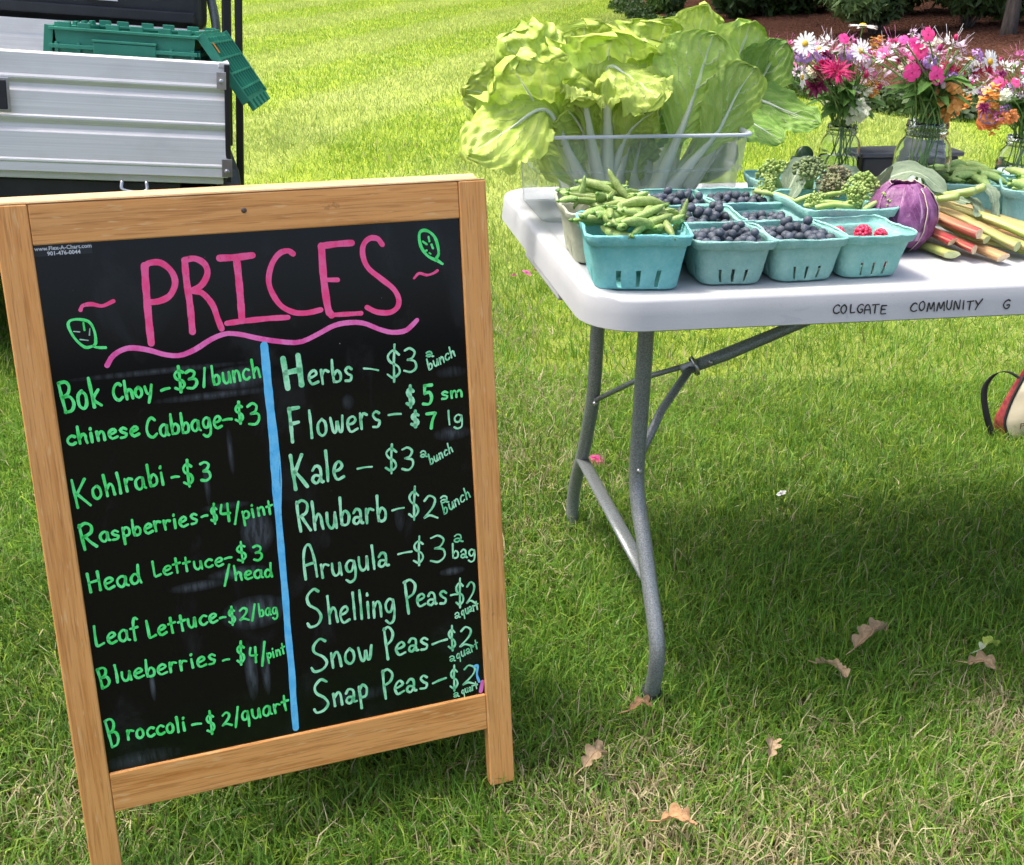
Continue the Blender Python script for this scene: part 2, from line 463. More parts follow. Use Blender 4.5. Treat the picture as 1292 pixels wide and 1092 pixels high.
def leaf_mat(name, blade, blade2, rib, nveins=9, trans=0.4, vein_w=0.10, petiole=0.30, rough=0.42, veinslope=0.45, bstr=0.5, patchy=5):
    """leaf with midrib and side veins laid along its UV (u across, v along)"""
    m, t, b, out = nt(name)
    uv = t.nodes.new('ShaderNodeUVMap'); sx = t.nodes.new('ShaderNodeSeparateXYZ')
    t.links.new(uv.outputs[0], sx.inputs[0])
    u = math_n(t, 'ABSOLUTE', math_n(t, 'MULTIPLY_ADD', sx.outputs[0], 2.0, -1.0))
    v = sx.outputs[1]
    nz = tex(t, 'noise', 7, 'UV', (1, 1, 1), 4)
    nzf = math_n(t, 'MULTIPLY_ADD', nz, 0.22, -0.11)
    ph = math_n(t, 'MULTIPLY', math_n(t, 'ADD', math_n(t, 'SUBTRACT', v, math_n(t, 'MULTIPLY', math_n(t, 'POWER', u, 1.3), veinslope)), nzf), nveins)
    fr = math_n(t, 'ABSOLUTE', math_n(t, 'SUBTRACT', math_n(t, 'FRACT', ph), 0.5))
    wv = math_n(t, 'MULTIPLY_ADD', u, -vein_w * 0.75, vein_w)
    side = math_n(t, 'SUBTRACT', 1.0, math_n(t, 'DIVIDE', fr, wv), clamp=True)
    mw = math_n(t, 'MULTIPLY_ADD', v, -0.085, 0.10)
    mid = math_n(t, 'SUBTRACT', 1.0, math_n(t, 'DIVIDE', u, mw), clamp=True)
    mid = math_n(t, 'MULTIPLY', mid, 2.5, clamp=True)
    # fine net of small veins
    vor = t.nodes.new('ShaderNodeTexVoronoi'); vor.feature = 'DISTANCE_TO_EDGE'; vor.inputs['Scale'].default_value = 26
    mpv = t.nodes.new('ShaderNodeMapping'); mpv.inputs['Scale'].default_value = (0.8, 1.2, 1)
    t.links.new(uv.outputs[0], mpv.inputs[0]); t.links.new(mpv.outputs[0], vor.inputs['Vector'])
    net = math_n(t, 'SUBTRACT', 1.0, math_n(t, 'MULTIPLY', vor.outputs['Distance'], 9.0), clamp=True)
    pn = ramp(t, tex(t, 'noise', patchy, 'UV', (1, 1, 1), 4), [(0.34, 0.0), (0.66, 1.0)])
    c = mixc(t, blade, blade2, pn)
    oi = t.nodes.new('ShaderNodeObjectInfo'); hs = t.nodes.new('ShaderNodeHueSaturation'); t.links.new(c, hs.inputs['Color'])
    t.links.new(math_n(t, 'MULTIPLY_ADD', oi.outputs['Random'], 0.44, 0.86), hs.inputs['Value']); c = hs.outputs['Color']
    c = mixc(t, c, rib, math_n(t, 'MULTIPLY', net, 0.09))
    c = mixc(t, c, rib, math_n(t, 'MULTIPLY', side, math_n(t, 'MULTIPLY_ADD', u, -0.5, 0.8)))
    c = mixc(t, c, rib, mid)
    if petiole > 0:
        pe = math_n(t, 'MULTIPLY', math_n(t, 'SUBTRACT', petiole, v), 9.0, clamp=True)
        c = mixc(t, c, (0.62, 0.70, 0.50), pe)
    t.links.new(c, b.inputs['Base Color'])
    setin(b, 'Roughness', rough); setin(b, 'Specular IOR Level', 0.4)
    hh = math_n(t, 'ADD', math_n(t, 'MULTIPLY', side, 0.6), math_n(t, 'ADD', math_n(t, 'MULTIPLY', net, 0.07), math_n(t, 'MULTIPLY', nz, 0.8)))
    bump(t, b, hh, bstr, 0.006)
    tr = t.nodes.new('ShaderNodeBsdfTranslucent'); mx = t.nodes.new('ShaderNodeMixShader')
    gm = t.nodes.new('ShaderNodeGamma'); gm.inputs[1].default_value = 0.9
    t.links.new(c, gm.inputs[0])
    t.links.new(gm.outputs[0], tr.inputs['Color']); mx.inputs[0].default_value = trans
    t.links.new(b.outputs[0], mx.inputs[1]); t.links.new(tr.outputs[0], mx.inputs[2])
    t.links.new(mx.outputs[0], out.inputs['Surface'])
    return m
M_['cab0'] = leaf_mat('frilly_pale_cabbage_leaf', (0.42, 0.57, 0.07), (0.58, 0.70, 0.15), (0.74, 0.84, 0.42), 7, 0.24, vein_w=.07, bstr=.7)
M_['cab1'] = leaf_mat('smooth_cabbage_leaf', (0.32, 0.49, 0.07), (0.45, 0.61, 0.13), (0.70, 0.80, 0.48), 7, 0.22, bstr=.6)
M_['cab2'] = leaf_mat('deep_green_cabbage_leaf', (0.15, 0.31, 0.040), (0.26, 0.44, 0.08), (0.60, 0.70, 0.42), 7, 0.26, bstr=.7)
M_['petiole'] = mat('white_leaf_stalk', (0.66, 0.74, 0.56), (0.78, 0.82, 0.70), 12, 0.4, trans=0.15, bmp=0.2, bscale=60)
M_['brocleaf'] = leaf_mat('grey_green_broccoli_leaf', (0.15, 0.22, 0.13), (0.24, 0.31, 0.20), (0.42, 0.50, 0.36), 6, 0.15, 0.07, 0, 0.6)
M_['bouqleaf'] = leaf_mat('bouquet_leaf', (0.06, 0.16, 0.025), (0.11, 0.24, 0.04), (0.2, 0.34, 0.1), 6, 0.25, 0.06, 0, 0.45)
M_['oakleaf'] = leaf_mat('dry_oak_leaf', (0.36, 0.25, 0.14), (0.50, 0.37, 0.23), (0.26, 0.16, 0.08), 6, 0.15, 0.05, 0, 0.7)
M_['oakleaf2'] = leaf_mat('russet_oak_leaf', (0.38, 0.21, 0.10), (0.47, 0.29, 0.15), (0.28, 0.14, 0.06), 6, 0.15, 0.05, 0, 0.7)
M_['redcab'] = leaf_mat('red_cabbage_leaf', (0.13, 0.028, 0.11), (0.33, 0.13, 0.29), (0.52, 0.32, 0.48), 6, 0.05, 0.05, 0, 0.28, 0.7, 0.5, 3)
M_['redcab_edge'] = mat('cabbage_leaf_rim', (0.55, 0.5, 0.36), rough=0.4)
M_['rhub_green'] = mat('rhubarb_green_stalk', (0.30, 0.40, 0.10), (0.48, 0.30, 0.14), 10, 0.4, vs=(1, 1, 1), bmp=0.2, bscale=40, bdist=0.001, per_object=0.4)
def rhub():
    m, t, b, out = nt('rhubarb_stalk')
    tc = t.nodes.new('ShaderNodeTexCoord'); sx = t.nodes.new('ShaderNodeSeparateXYZ'); t.links.new(tc.outputs['Object'], sx.inputs[0])
    oi = t.nodes.new('ShaderNodeObjectInfo')
    g = math_n(t, 'ADD', math_n(t, 'MULTIPLY', sx.outputs[1], 9.0), math_n(t, 'MULTIPLY_ADD', oi.outputs['Random'], 1.2, -0.1), clamp=True)
    st = tex(t, 'noise', 1, 'Object', (300, 6, 300), 4)
    c = mixc(t, (0.34, 0.015, 0.045), (0.46, 0.25, 0.11), g)
    c = mixc(t, c, (0.55, 0.42, 0.18), math_n(t, 'MULTIPLY', ramp(t, st, [(0.48, 0.0), (0.66, 1.0)]), 0.5))
    t.links.new(c, b.inputs['Base Color']); setin(b, 'Roughness', 0.32)
    bump(t, b, st, 0.4, 0.001)
    return m
M_['rhub'] = rhub()
M_['rhub_cut'] = mat('rhubarb_cut_end', (0.72, 0.50, 0.30), (0.78, 0.66, 0.44), 120, 0.5, bmp=0.3, bscale=300)
M_['rhub_cutg'] = mat('green_cut_end', (0.48, 0.56, 0.22), (0.60, 0.66, 0.36), 120, 0.5, bmp=0.3, bscale=300)
M_['band'] = mat('rubber_band', (0.60, 0.48, 0.26), rough=0.6)

def glass_mat(name, tint=(1, 1, 1), rough=0.0, ior=1.45):
    m, t, b, out = nt(name)
    setin(b, 'Base Color', (*tint, 1)); setin(b, 'Transmission Weight', 1.0); setin(b, 'Roughness', rough); setin(b, 'IOR', ior)
    # let sunlight through thin walls instead of a black shadow
    return m
M_['glass'] = glass_mat('clear_jar_glass', (0.95, 0.99, 0.97), 0.0, 1.3)
M_['water'] = glass_mat('jar_water', (0.90, 0.97, 0.90), 0.0, 1.15)
def tub_mat():
    m, t, b, out = nt('clear_tub_plastic')
    setin(b, 'Base Color', (0.60, 0.64, 0.65, 1)); setin(b, 'Roughness', 0.25); setin(b, 'Specular IOR Level', 0.6)
    tr = t.nodes.new('ShaderNodeBsdfTransparent'); tr.inputs[0].default_value = (0.93, 0.95, 0.96, 1)
    mx = t.nodes.new('ShaderNodeMixShader')
    n = ramp(t, tex(t, 'noise', 14, 'Object', (1, 1, 1), 5), [(0.3, 0.07), (0.8, 0.17)])
    fr = t.nodes.new('ShaderNodeFresnel'); fr.inputs[0].default_value = 1.2
    fac = math_n(t, 'MULTIPLY_ADD', fr.outputs[0], 0.35, n, clamp=True)
    t.links.new(fac, mx.inputs[0]); t.links.new(tr.outputs[0], mx.inputs[1]); t.links.new(b.outputs[0], mx.inputs[2])
    t.links.new(mx.outputs[0], out.inputs['Surface'])
    return m
M_['tub'] = tub_mat()
M_['tub_rim'] = mat('clear_tub_rim', (0.66, 0.70, 0.76), rough=0.25, trans=0.3)
for k, c1, c2 in (('white', (0.80, 0.80, 0.78), (0.88, 0.88, 0.88)), ('yellow', (0.70, 0.40, 0.02), (0.80, 0.55, 0.05)), ('pink', (0.80, 0.03, 0.25), (0.90, 0.10, 0.38)),
                  ('magenta', (0.42, 0.01, 0.10), (0.62, 0.03, 0.20)), ('dkmagenta', (0.22, 0.015, 0.09), (0.42, 0.05, 0.20)), ('pale', (0.72, 0.50, 0.66), (0.82, 0.70, 0.80)),
                  ('rose', (0.66, 0.12, 0.36), (0.80, 0.30, 0.52)), ('orange', (0.78, 0.28, 0.05), (0.86, 0.45, 0.14)), ('lilac', (0.42, 0.22, 0.58), (0.58, 0.38, 0.70)),
                  ('burgundy', (0.26, 0.008, 0.05), (0.42, 0.02, 0.10)), ('cream', (0.72, 0.76, 0.52), (0.80, 0.82, 0.66)), ('stem', (0.10, 0.22, 0.04), (0.20, 0.34, 0.08))):
    M_['f_' + k] = mat(k + '_petal' if k != 'stem' else 'green_stem', c1, c2, 90, 0.55, trans=0.3 if k != 'stem' else 0.1, per_object=0.2)

# ------------------------------------------------------------------ terrain
def _vn(x, y, seed=0):
    """value noise on arrays, 0..1"""
    x = np.asarray(x, dtype=np.float64); y = np.asarray(y, dtype=np.float64)
    xi = np.floor(x); yi = np.floor(y); fx = x - xi; fy = y - yi
    fx = fx * fx * (3 - 2 * fx); fy = fy * fy * (3 - 2 * fy)
    def h(a, b):
        q = np.sin(a * 127.1 + b * 311.7 + seed * 74.7) * 43758.5453
        return q - np.floor(q)
    return (h(xi, yi) * (1 - fx) + h(xi + 1, yi) * fx) * (1 - fy) + (h(xi, yi + 1) * (1 - fx) + h(xi + 1, yi + 1) * fx) * fy
def vn(x, y, seed=0, octv=3):
    s = 0; a = 0.5; t = 0
    for k in range(octv):
        s = s + a * _vn(np.asarray(x) * 2 ** k, np.asarray(y) * 2 ** k, seed + k); t += a; a *= 0.5
    return s / t
def bank_d(x, y):
    """metres inside the mulched bank"""
    x = np.asarray(x, dtype=np.float64); y = np.asarray(y, dtype=np.float64)
    xt = np.interp(y, [8, 9.2, 12, 21, 40], [3.3, 2.65, 2.2, 1.9, 1.0])
    yt = np.interp(x, [1.0, 2.7, 3.7, 8, 30], [13.6, 8.8, 8.2, 7.6, 5.6])
    return np.minimum(x - xt, y - yt)
def gz(x, y):
    d = np.clip(bank_d(x, y), 0, 40)
    z = 0.085 * d * d / (d + 0.6)
    z = np.minimum(z, 3.0)
    # the slope the parked cart stands on
    ux, uy = np.asarray(x) + 1.45, np.asarray(y) - 4.0
    w = np.clip(1.6 - np.hypot(ux, uy) / 1.9, 0, 1); w = w * w * (3 - 2 * w)
    lx = ux * 0.966 + uy * 0.259; ly = -ux * 0.259 + uy * 0.966
    z = z + w * (0.035 - 0.0699 * lx - 0.052 * ly)
    far = np.clip((np.hypot(x, y) - 30) / 60, 0, 1)
    return z + far * 4.0 * np.clip(vn(np.asarray(x) * .02, np.asarray(y) * .02, 5), 0, 1)

def lawn_mat():
    m, t, b, out = nt('lawn_ground')
    g = t.nodes.new('ShaderNodeNewGeometry'); sx = t.nodes.new('ShaderNodeSeparateXYZ'); t.links.new(g.outputs['Position'], sx.inputs[0])
    fine = tex(t, 'noise', 90, 'World', (1, 1, 1), 6, 0.7)
    medn = tex(t, 'noise', 1.1, 'World', (1, 1, 1), 5, 0.6)
    soil = mixc(t, (0.045, 0.050, 0.018), (0.11, 0.10, 0.05), ramp(t, fine, [(0.4, 0.0), (0.6, 1.0)]))
    green = mixc(t, (0.27, 0.38, 0.030), (0.46, 0.55, 0.08), ramp(t, fine, [(0.36, 0.0), (0.62, 1.0)]))
    pale = mixc(t, green, (0.38, 0.44, 0.16), ramp(t, medn, [(0.50, 0.0), (0.72, 0.6)]))
    bw = math_n(t, 'ADD', math_n(t, 'MULTIPLY', sx.outputs[0], .96 * 3.3), math_n(t, 'MULTIPLY_ADD', sx.outputs[1], -.27 * 3.3, .5))
    bs = math_n(t, 'MULTIPLY_ADD', math_n(t, 'SINE', bw), 1.4, .5, clamp=True)
    pale = mixc(t, pale, (0.44, 0.48, 0.18), math_n(t, 'MULTIPLY', bs, 0.4))
    near = ramp(t, math_n(t, 'MULTIPLY', sx.outputs[1], 0.1), [(0.15, 0.0), (0.42, 1.0)])
    c = mixc(t, soil, pale, near)
    t.links.new(c, b.inputs['Base Color']); setin(b, 'Roughness', 0.9); setin(b, 'Specular IOR Level', 0.1)
    bump(t, b, fine, 0.8, 0.02)
    return m
M_['lawn'] = lawn_mat()
def spaced(lo, hi, n, p=2.2, c=0.0):
    s = np.linspace(-1, 1, n); q = np.sign(s) * np.abs(s) ** p
    return np.where(q < 0, c + q * (c - lo), c + q * (hi - c))
gx = spaced(-150, 150, 141, 2.4, 0.0); gy = spaced(-40, 260, 161, 2.6, 4.0)
GX, GY = np.meshgrid(gx, gy); GZ = gz(GX, GY) + (vn(GX * 3, GY * 3, 2) - .5) * 0.012
g = MB()
W_ = len(gx)
g.add(np.stack([GX.ravel(), GY.ravel(), GZ.ravel()], 1).tolist(), [(j * W_ + i, j * W_ + i + 1, (j + 1) * W_ + i + 1, (j + 1) * W_ + i) for j in range(len(gy) - 1) for i in range(W_ - 1)], 0, True)
g.build('lawn', M_['lawn'], kind='structure')

def mulch_mat():
    m, t, b, out = nt('bark_mulch')
    n1 = tex(t, 'noise', 26, 'World', (1, 1, 1.0), 8, 0.75, 0.4)
    n2 = tex(t, 'noise', 3, 'World', (1, 1, 1), 4)
    v = tex(t, 'voronoi', 34, 'World')
    c = mixc(t, (0.09, 0.040, 0.025), (0.28, 0.130, 0.085), ramp(t, n1, [(0.38, 0.0), (0.66, 1.0)]))
    c = mixc(t, c, (0.24, 0.12, 0.075), math_n(t, 'MULTIPLY', ramp(t, n2, [(0.5, 0.0), (0.8, 1.0)]), 0.4))
    t.links.new(c, b.inputs['Base Color']); setin(b, 'Roughness', 0.95); setin(b, 'Specular IOR Level', 0.05)
    bump(t, b, math_n(t, 'ADD', n1, v), 1.0, 0.05)
    return m
M_['mulch'] = mulch_mat()
g = MB()
mx_ = np.concatenate([np.arange(1.0, 9.0, 0.075), np.arange(9, 40, 1.0)]); my_ = np.concatenate([np.arange(6.5, 16.0, 0.075), np.arange(16, 26, .25), np.arange(26, 60, 1.5)])
X, Y = np.meshgrid(mx_, my_); D = bank_d(X + (vn(X * 1.7, Y * 1.7, 8) - .5) * .5, Y)
rg = np.random.RandomState(4)
Z = gz(X, Y) + 0.03 + (vn(X * 9, Y * 9, 3) - .5) * 0.05 + rg.uniform(-.012, .012, X.shape)
ok = D > 0.15
Z = np.where(D < 0.25, gz(X, Y) - 0.01, Z)
W_ = len(mx_)
fs = [(j * W_ + i, j * W_ + i + 1, (j + 1) * W_ + i + 1, (j + 1) * W_ + i) for j in range(len(my_) - 1) for i in range(W_ - 1) if ok[j, i] and ok[j + 1, i] and ok[j, i + 1] and ok[j + 1, i + 1]]
g.add(np.stack([X.ravel(), Y.ravel(), Z.ravel()], 1).tolist(), fs, 0, True)
g.build('mulch_bed', M_['mulch'], kind='structure')

# ------------------------------------------------------------------ grass blades
def grass_mat():
    m, t, b, out = nt('grass_blade')
    a = t.nodes.new('ShaderNodeAttribute'); a.attribute_name = 'tint'
    t.links.new(a.outputs['Color'], b.inputs['Base Color'])
    setin(b, 'Roughness', 0.5); setin(b, 'Specular IOR Level', 0.35)
    tr = t.nodes.new('ShaderNodeBsdfTranslucent'); mx = t.nodes.new('ShaderNodeMixShader'); mx.inputs[0].default_value = 0.42
    t.links.new(a.outputs['Color'], tr.inputs['Color']); t.links.new(b.outputs[0], mx.inputs[1]); t.links.new(tr.outputs[0], mx.inputs[2])
    t.links.new(mx.outputs[0], out.inputs['Surface'])
    return m
M_['grass'] = grass_mat()
DRY = [(0.20, 1.27, .17, 1.0), (0.42, 1.13, .25, 1.0), (0.62, 1.14, .22, .9), (0.86, 1.50, .13, .9), (0.80, 1.3, .2, .55), (-0.62, 1.30, .13, .45), (0.02, 2.45, .28, .4), (-0.02, 2.9, .3, .45), (0.42, 3.1, .22, .4), (-.1, 3.6, .35, .4), (0.5, 1.45, .08, .5), (0.0, 2.1, .15, .35)]
def dryness(x, y):
    s = np.zeros_like(x)
    for cx, cy, r, a in DRY:
        s = np.maximum(s, a * np.exp(-((x - cx) ** 2 + (y - cy) ** 2) / (r * r)))
    return s
def make_grass(name, y0, y1, dens, h, w, seg, seed, k=0.5, m0=0.42, fade=None):
    rs = np.random.RandomState(seed)
    hw = k * y1 + m0
    n = int(dens * (y1 - y0) * 2 * hw)
    x = rs.uniform(-hw, hw, n); y = rs.uniform(y0, y1, n)
    # fade the density outside the wedge the photograph looks at
    keep = np.abs(x) < k * y + m0
    cl = vn(x * 9, y * 9, 11)
    keep &= rs.uniform(0, 1, n) < (0.45 + 0.75 * cl)
    keep &= bank_d(x, y) < 0.25
    if fade: keep &= rs.uniform(0, 1, n) < np.interp(y, *fade)
    dr = dryness(x, y) * (0.45 + 1.0 * vn(x * 14, y * 14, 21))
    keep &= rs.uniform(0, 1, n) > 0.35 * dr
    x, y, cl, dr = x[keep], y[keep], cl[keep], dr[keep]; n = len(x)
    z = gz(x, y) - 0.004
    ln = h * rs.uniform(.45, 1.25, n) * (0.65 + 0.7 * vn(x * 5, y * 5, 31))
    az = vn(x * 3.5, y * 3.5, 41, 2) * 14 + rs.normal(0, 1.7, n)
    lean = np.clip(rs.normal(.74, .38, n), .05, 1.4)
    lie = (rs.uniform(0, 1, n) < 0.10 + 0.4 * dr); lean = np.where(lie, rs.uniform(1.1, 1.45, n), lean)
    wd = w * rs.uniform(.6, 1.3, n)
    yaw = az + rs.normal(0, .9, n) + PI / 2
    dx, dy = np.cos(az), np.sin(az); sxx, syy = np.cos(yaw) * wd / 2, np.sin(yaw) * wd / 2
    P0 = np.stack([x, y, z], 1)
    side = np.stack([sxx, syy, np.zeros(n)], 1)
    def at(f, curve):
        a = lean * (0.35 + curve)
        hor = ln * f * np.sin(a); ver = ln * f * np.cos(a)
        return P0 + np.stack([dx * hor, dy * hor, ver], 1)
    # colour
    u = rs.uniform(0, 1, n)[:, None]
    big = vn(x * 1.3, y * 1.3, 51)[:, None]  # broad tone patches, also imitating dappled tree shade in the blade colour
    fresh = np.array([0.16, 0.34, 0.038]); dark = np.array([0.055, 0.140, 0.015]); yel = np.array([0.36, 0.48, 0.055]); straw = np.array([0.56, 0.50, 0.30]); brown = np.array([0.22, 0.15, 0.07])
    farf = np.clip((y - 1.7) / 3.6, 0, 1)[:, None]  # far blades turn yellower and brighter, a sunlit look put into their colour
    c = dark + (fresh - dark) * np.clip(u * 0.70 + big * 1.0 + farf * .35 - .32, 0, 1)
    c = c + (yel - c) * np.clip(rs.uniform(-.9, .75, n)[:, None] + farf * .75, 0, 1)
    isdry = (rs.uniform(0, 1, n) < np.clip(0.05 + 0.62 * dr, 0, .85)) & (rs.uniform(0, 1, n) > farf[:, 0] * .4)
    c = np.where(isdry[:, None], straw + (brown - straw) * (rs.uniform(0, 1, n)[:, None] ** 2.5), c)
    # mown bands: neighbouring passes of the mower lie paler and deeper
    band = np.clip(.5 + 1.4 * np.sin((x * .96 - y * .27 + .35 * vn(x * .6, y * .6, 61)) * 3.3), 0, 1)[:, None] * np.clip((y - 3.5) / 3, 0, 1)[:, None]
    c = c + (np.array([0.44, 0.49, 0.18]) - c) * band * .42
    c *= rs.uniform(.75, 1.25, n)[:, None]
    if seg == 2:
        A = P0 - side; B = P0 + side; m1 = at(.55, .25); t1 = at(1.0, .95)
        V = np.stack([A, B, m1 + side * .85, m1 - side * .85, t1], 1).reshape(-1, 3)
        k0 = (np.arange(n) * 5)[:, None]
        loops = np.concatenate([k0 + np.array([[0, 1, 2, 3]]), k0 + np.array([[3, 2, 4]])], 1).ravel()
        tot = np.tile([4, 3], n); nvx = 5
    else:
        t1 = at(1.0, .7)
        V = np.stack([P0 - side, P0 + side, t1], 1).reshape(-1, 3)
        loops = ((np.arange(n) * 3)[:, None] + np.array([[0, 1, 2]])).ravel(); tot = np.full(n, 3); nvx = 3
    me = bpy.data.meshes.new(name)
    me.vertices.add(len(V)); me.vertices.foreach_set('co', V.astype(np.float32).ravel())
    me.loops.add(len(loops)); me.loops.foreach_set('vertex_index', loops.astype(np.int32))
    st = np.concatenate([[0], np.cumsum(tot)[:-1]])
    me.polygons.add(len(tot)); me.polygons.foreach_set('loop_start', st.astype(np.int32)); me.polygons.foreach_set('loop_total', tot.astype(np.int32))
    me.update(calc_edges=True)
    at_ = me.attributes.new('tint', 'FLOAT_COLOR', 'POINT')
    C4 = np.ones((n, nvx, 4), dtype=np.float32); C4[:, :, :3] = c[:, None, :]
    at_.data.foreach_set('color', C4.ravel())
    me.materials.append(M_['grass'])
    o = bpy.data.objects.new(name, me); col.objects.link(o)
    return tag(o, kind='stuff')
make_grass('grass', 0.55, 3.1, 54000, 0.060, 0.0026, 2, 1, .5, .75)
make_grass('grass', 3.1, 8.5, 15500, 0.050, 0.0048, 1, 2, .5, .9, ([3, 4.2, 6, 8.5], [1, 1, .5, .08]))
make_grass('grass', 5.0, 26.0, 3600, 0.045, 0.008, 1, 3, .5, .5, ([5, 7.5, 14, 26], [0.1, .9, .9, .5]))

# ------------------------------------------------------------------ trees, shrubs on the bank
def bark_mat():
    m, t, b, out = nt('tree_bark')
    n = tex(t, 'noise', 1.0, 'World', (22, 22, 4), 7, 0.7)
    t.links.new(mixc(t, (0.045, 0.035, 0.028), (0.16, 0.13, 0.11), ramp(t, n, [(0.35, 0.0), (0.65, 1.0)])), b.inputs['Base Color'])
    setin(b, 'Roughness', 0.9); bump(t, b, n, 1.0, 0.03)
    return m
M_['bark'] = bark_mat()
def foliage_mat(name, c1, c2):
    return mat(name, c1, c2, 2.2, 0.55, coord='World', trans=0.35)
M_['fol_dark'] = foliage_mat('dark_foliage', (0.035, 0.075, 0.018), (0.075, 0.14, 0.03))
M_['fol_mid'] = foliage_mat('mid_foliage', (0.05, 0.11, 0.025), (0.11, 0.20, 0.045))
M_['fol_conif'] = foliage_mat('conifer_foliage', (0.075, 0.15, 0.045), (0.17, 0.27, 0.09))
def leaves_mesh(name, clumps, n, size, mt, seed, long=1.6):
    rs = np.random.RandomState(seed)
    cl = np.array(clumps, dtype=np.float64)     # x y z r
    wts = cl[:, 3] ** 2; wts /= wts.sum()
    ci = rs.choice(len(cl), n, p=wts)
    d = rs.normal(0, 1, (n, 3)); d /= np.linalg.norm(d, axis=1)[:, None]
    r = cl[ci, 3] * rs.uniform(.45, 1.08, n) ** .6
    P = cl[ci, :3] + d * r[:, None] * np.array([1, 1, .8])
    a = rs.normal(0, 1, (n, 3)); a /= np.linalg.norm(a, axis=1)[:, None]
    b = np.cross(a, d + rs.normal(0, .6, (n, 3))); b /= np.linalg.norm(b, axis=1)[:, None] + 1e-9
    s = size * rs.uniform(.6, 1.3, n)[:, None]
    V = np.stack([P - a * s * long / 2, P + b * s * .45, P + a * s * long / 2, P - b * s * .45], 1).reshape(-1, 3)
    k0 = (np.arange(n) * 4)[:, None] + np.array([[0, 1, 2, 3]])
    me = bpy.data.meshes.new(name)
    me.from_pydata(V.tolist(), [], k0.tolist()); me.materials.append(mt)
    return me
def tree(name, x, y, H, rad, crown_z, crown_r, seed, mt, label, cat='tree', nleaf=9000, lsize=.16, lean=(0, 0), low=None):
    z = float(gz(x, y)) - 0.05
    root = empty(name, (x, y, z), 0, label, cat, 'trees along the mulched bank' if cat == 'tree' else None)
    rd = random.Random(seed)
    tk = MB()
    path = bez([(0, 0, -.1), (lean[0] * .3, lean[1] * .3, H * .35), (lean[0], lean[1], H * .8)], 14)
    rads = [rad * (1.35 if i == 0 else 1.12 if i == 1 else 1) * (1 - .65 * i / 14) for i in range(15)]
    tk.tube(path, rads, 12)
    tk.build('trunk', M_['bark'], root)
    clumps = []
    for i in range(16):
        a = rd.uniform(0, 2 * PI); q = rd.uniform(.25, 1) * crown_r
        c = (lean[0] + q * math.cos(a), lean[1] + q * math.sin(a), crown_z + rd.uniform(-.45, .55) * crown_r)
        clumps.append((*c, crown_r * rd.uniform(.28, .45)))
        if i < 9:
            st = path[rd.randint(6, 12)]
            l = MB().tube(bez([st, (st + Vector(c)) / 2 + Vector((0, 0, .2)), c], 6), [rad * .38 * (1 - .12 * k) for k in range(7)], 6)
            l.build('limb', M_['bark'], root)
    for q in (low or []): clumps.append(q)
    o = bpy.data.objects.new('crown', leaves_mesh('crown', clumps, nleaf, lsize, mt, seed)); col.objects.link(o); o.parent = root
    return root
tree('maple_tree', 5.35, 13.1, 7.5, .075, 5.6, 2.6, 1, M_['fol_mid'], 'tree trunk rising from the mulch behind the right-hand flower jars')
tree('oak_tree', 3.15, 18.6, 10, .10, 7.0, 4.4, 2, M_['fol_mid'], 'farther dark tree trunk behind the top of the leafy greens', nleaf=12000, lsize=.2)
tree('spruce_tree', 7.6, 15.4, 9, .2, 5.0, 2.8, 3, M_['fol_dark'], 'dark tree deep in the bank at the upper right', low=[(0, 0, 1.2, 1.0), (.6, .2, 1.0, .8)])
tree('shade_tree', 2.2, 27, 11, .22, 7.5, 4.5, 4, M_['fol_dark'], 'tree at the far end of the bank beyond the lawn', nleaf=9000, lsize=.22)
def shrub(x, y, r, h, seed, mt, label, n=5000, ls=.05, flat=1.0, long=1.8):
    z = float(gz(x, y))
    root = empty('shrub', (x, y, z), 0, label, 'shrub', 'shrubs on the mulched bank')
    rd = random.Random(seed)
    cl = []
    for i in range(12):
        a = rd.uniform(0, 2 * PI); q = rd.uniform(0, .7) * r
        cl.append((q * math.cos(a), q * math.sin(a), h * rd.uniform(.3, .75), r * rd.uniform(.28, .45) * flat))
    b = MB()
    for i in range(6):
        c = Vector(cl[i][:3]); b.tube(bez([(0, 0, -.05), c * .5 + Vector((0, 0, .05)), c], 4), [.02, .016, .012, .008, .004], 5)
    b.build('stems', M_['bark'], root)
    o = bpy.data.objects.new('foliage', leaves_mesh('foliage', cl, n, ls, mt, seed, long)); col.objects.link(o); o.parent = root
shrub(4.15, 14.0, .8, 1.2, 11, M_['fol_conif'], 'soft green conifer shrub above the left part of the second bouquet', 12000, .05, 1.0, 3.2)
shrub(5.25, 14.1, .8, 1.2, 12, M_['fol_conif'], 'soft green conifer shrub just behind the near tree trunk', 12000, .05, 1.0, 3.2)
shrub(3.6, 17.8, .9, .8, 13, M_['fol_dark'], 'dark shrub at the top of the mulch left of the conifer shrubs', 6000, .07)
shrub(4.6, 18.0, .9, .9, 14, M_['fol_dark'], 'low dark shrub at the top of the mulch behind the first bouquet', 6000, .07)
shrub(6.3, 13.9, .8, 1.3, 15, M_['fol_conif'], 'mid green shrub at the upper right corner', 7000, .07)
shrub(6.9, 16.4, 1.1, 1.5, 16, M_['fol_dark'], 'tall dark shrub behind the upper right corner', 7000, .08)
shrub(5.3, 16.4, 1.0, 1.4, 17, M_['fol_dark'], 'dark shrub behind the conifer shrubs', 7000, .08)
shrub(2.45, 19.6, .45, .3, 18, M_['fol_mid'], 'small green clump at the edge of the mulch behind the lettuce', 3000, .06)
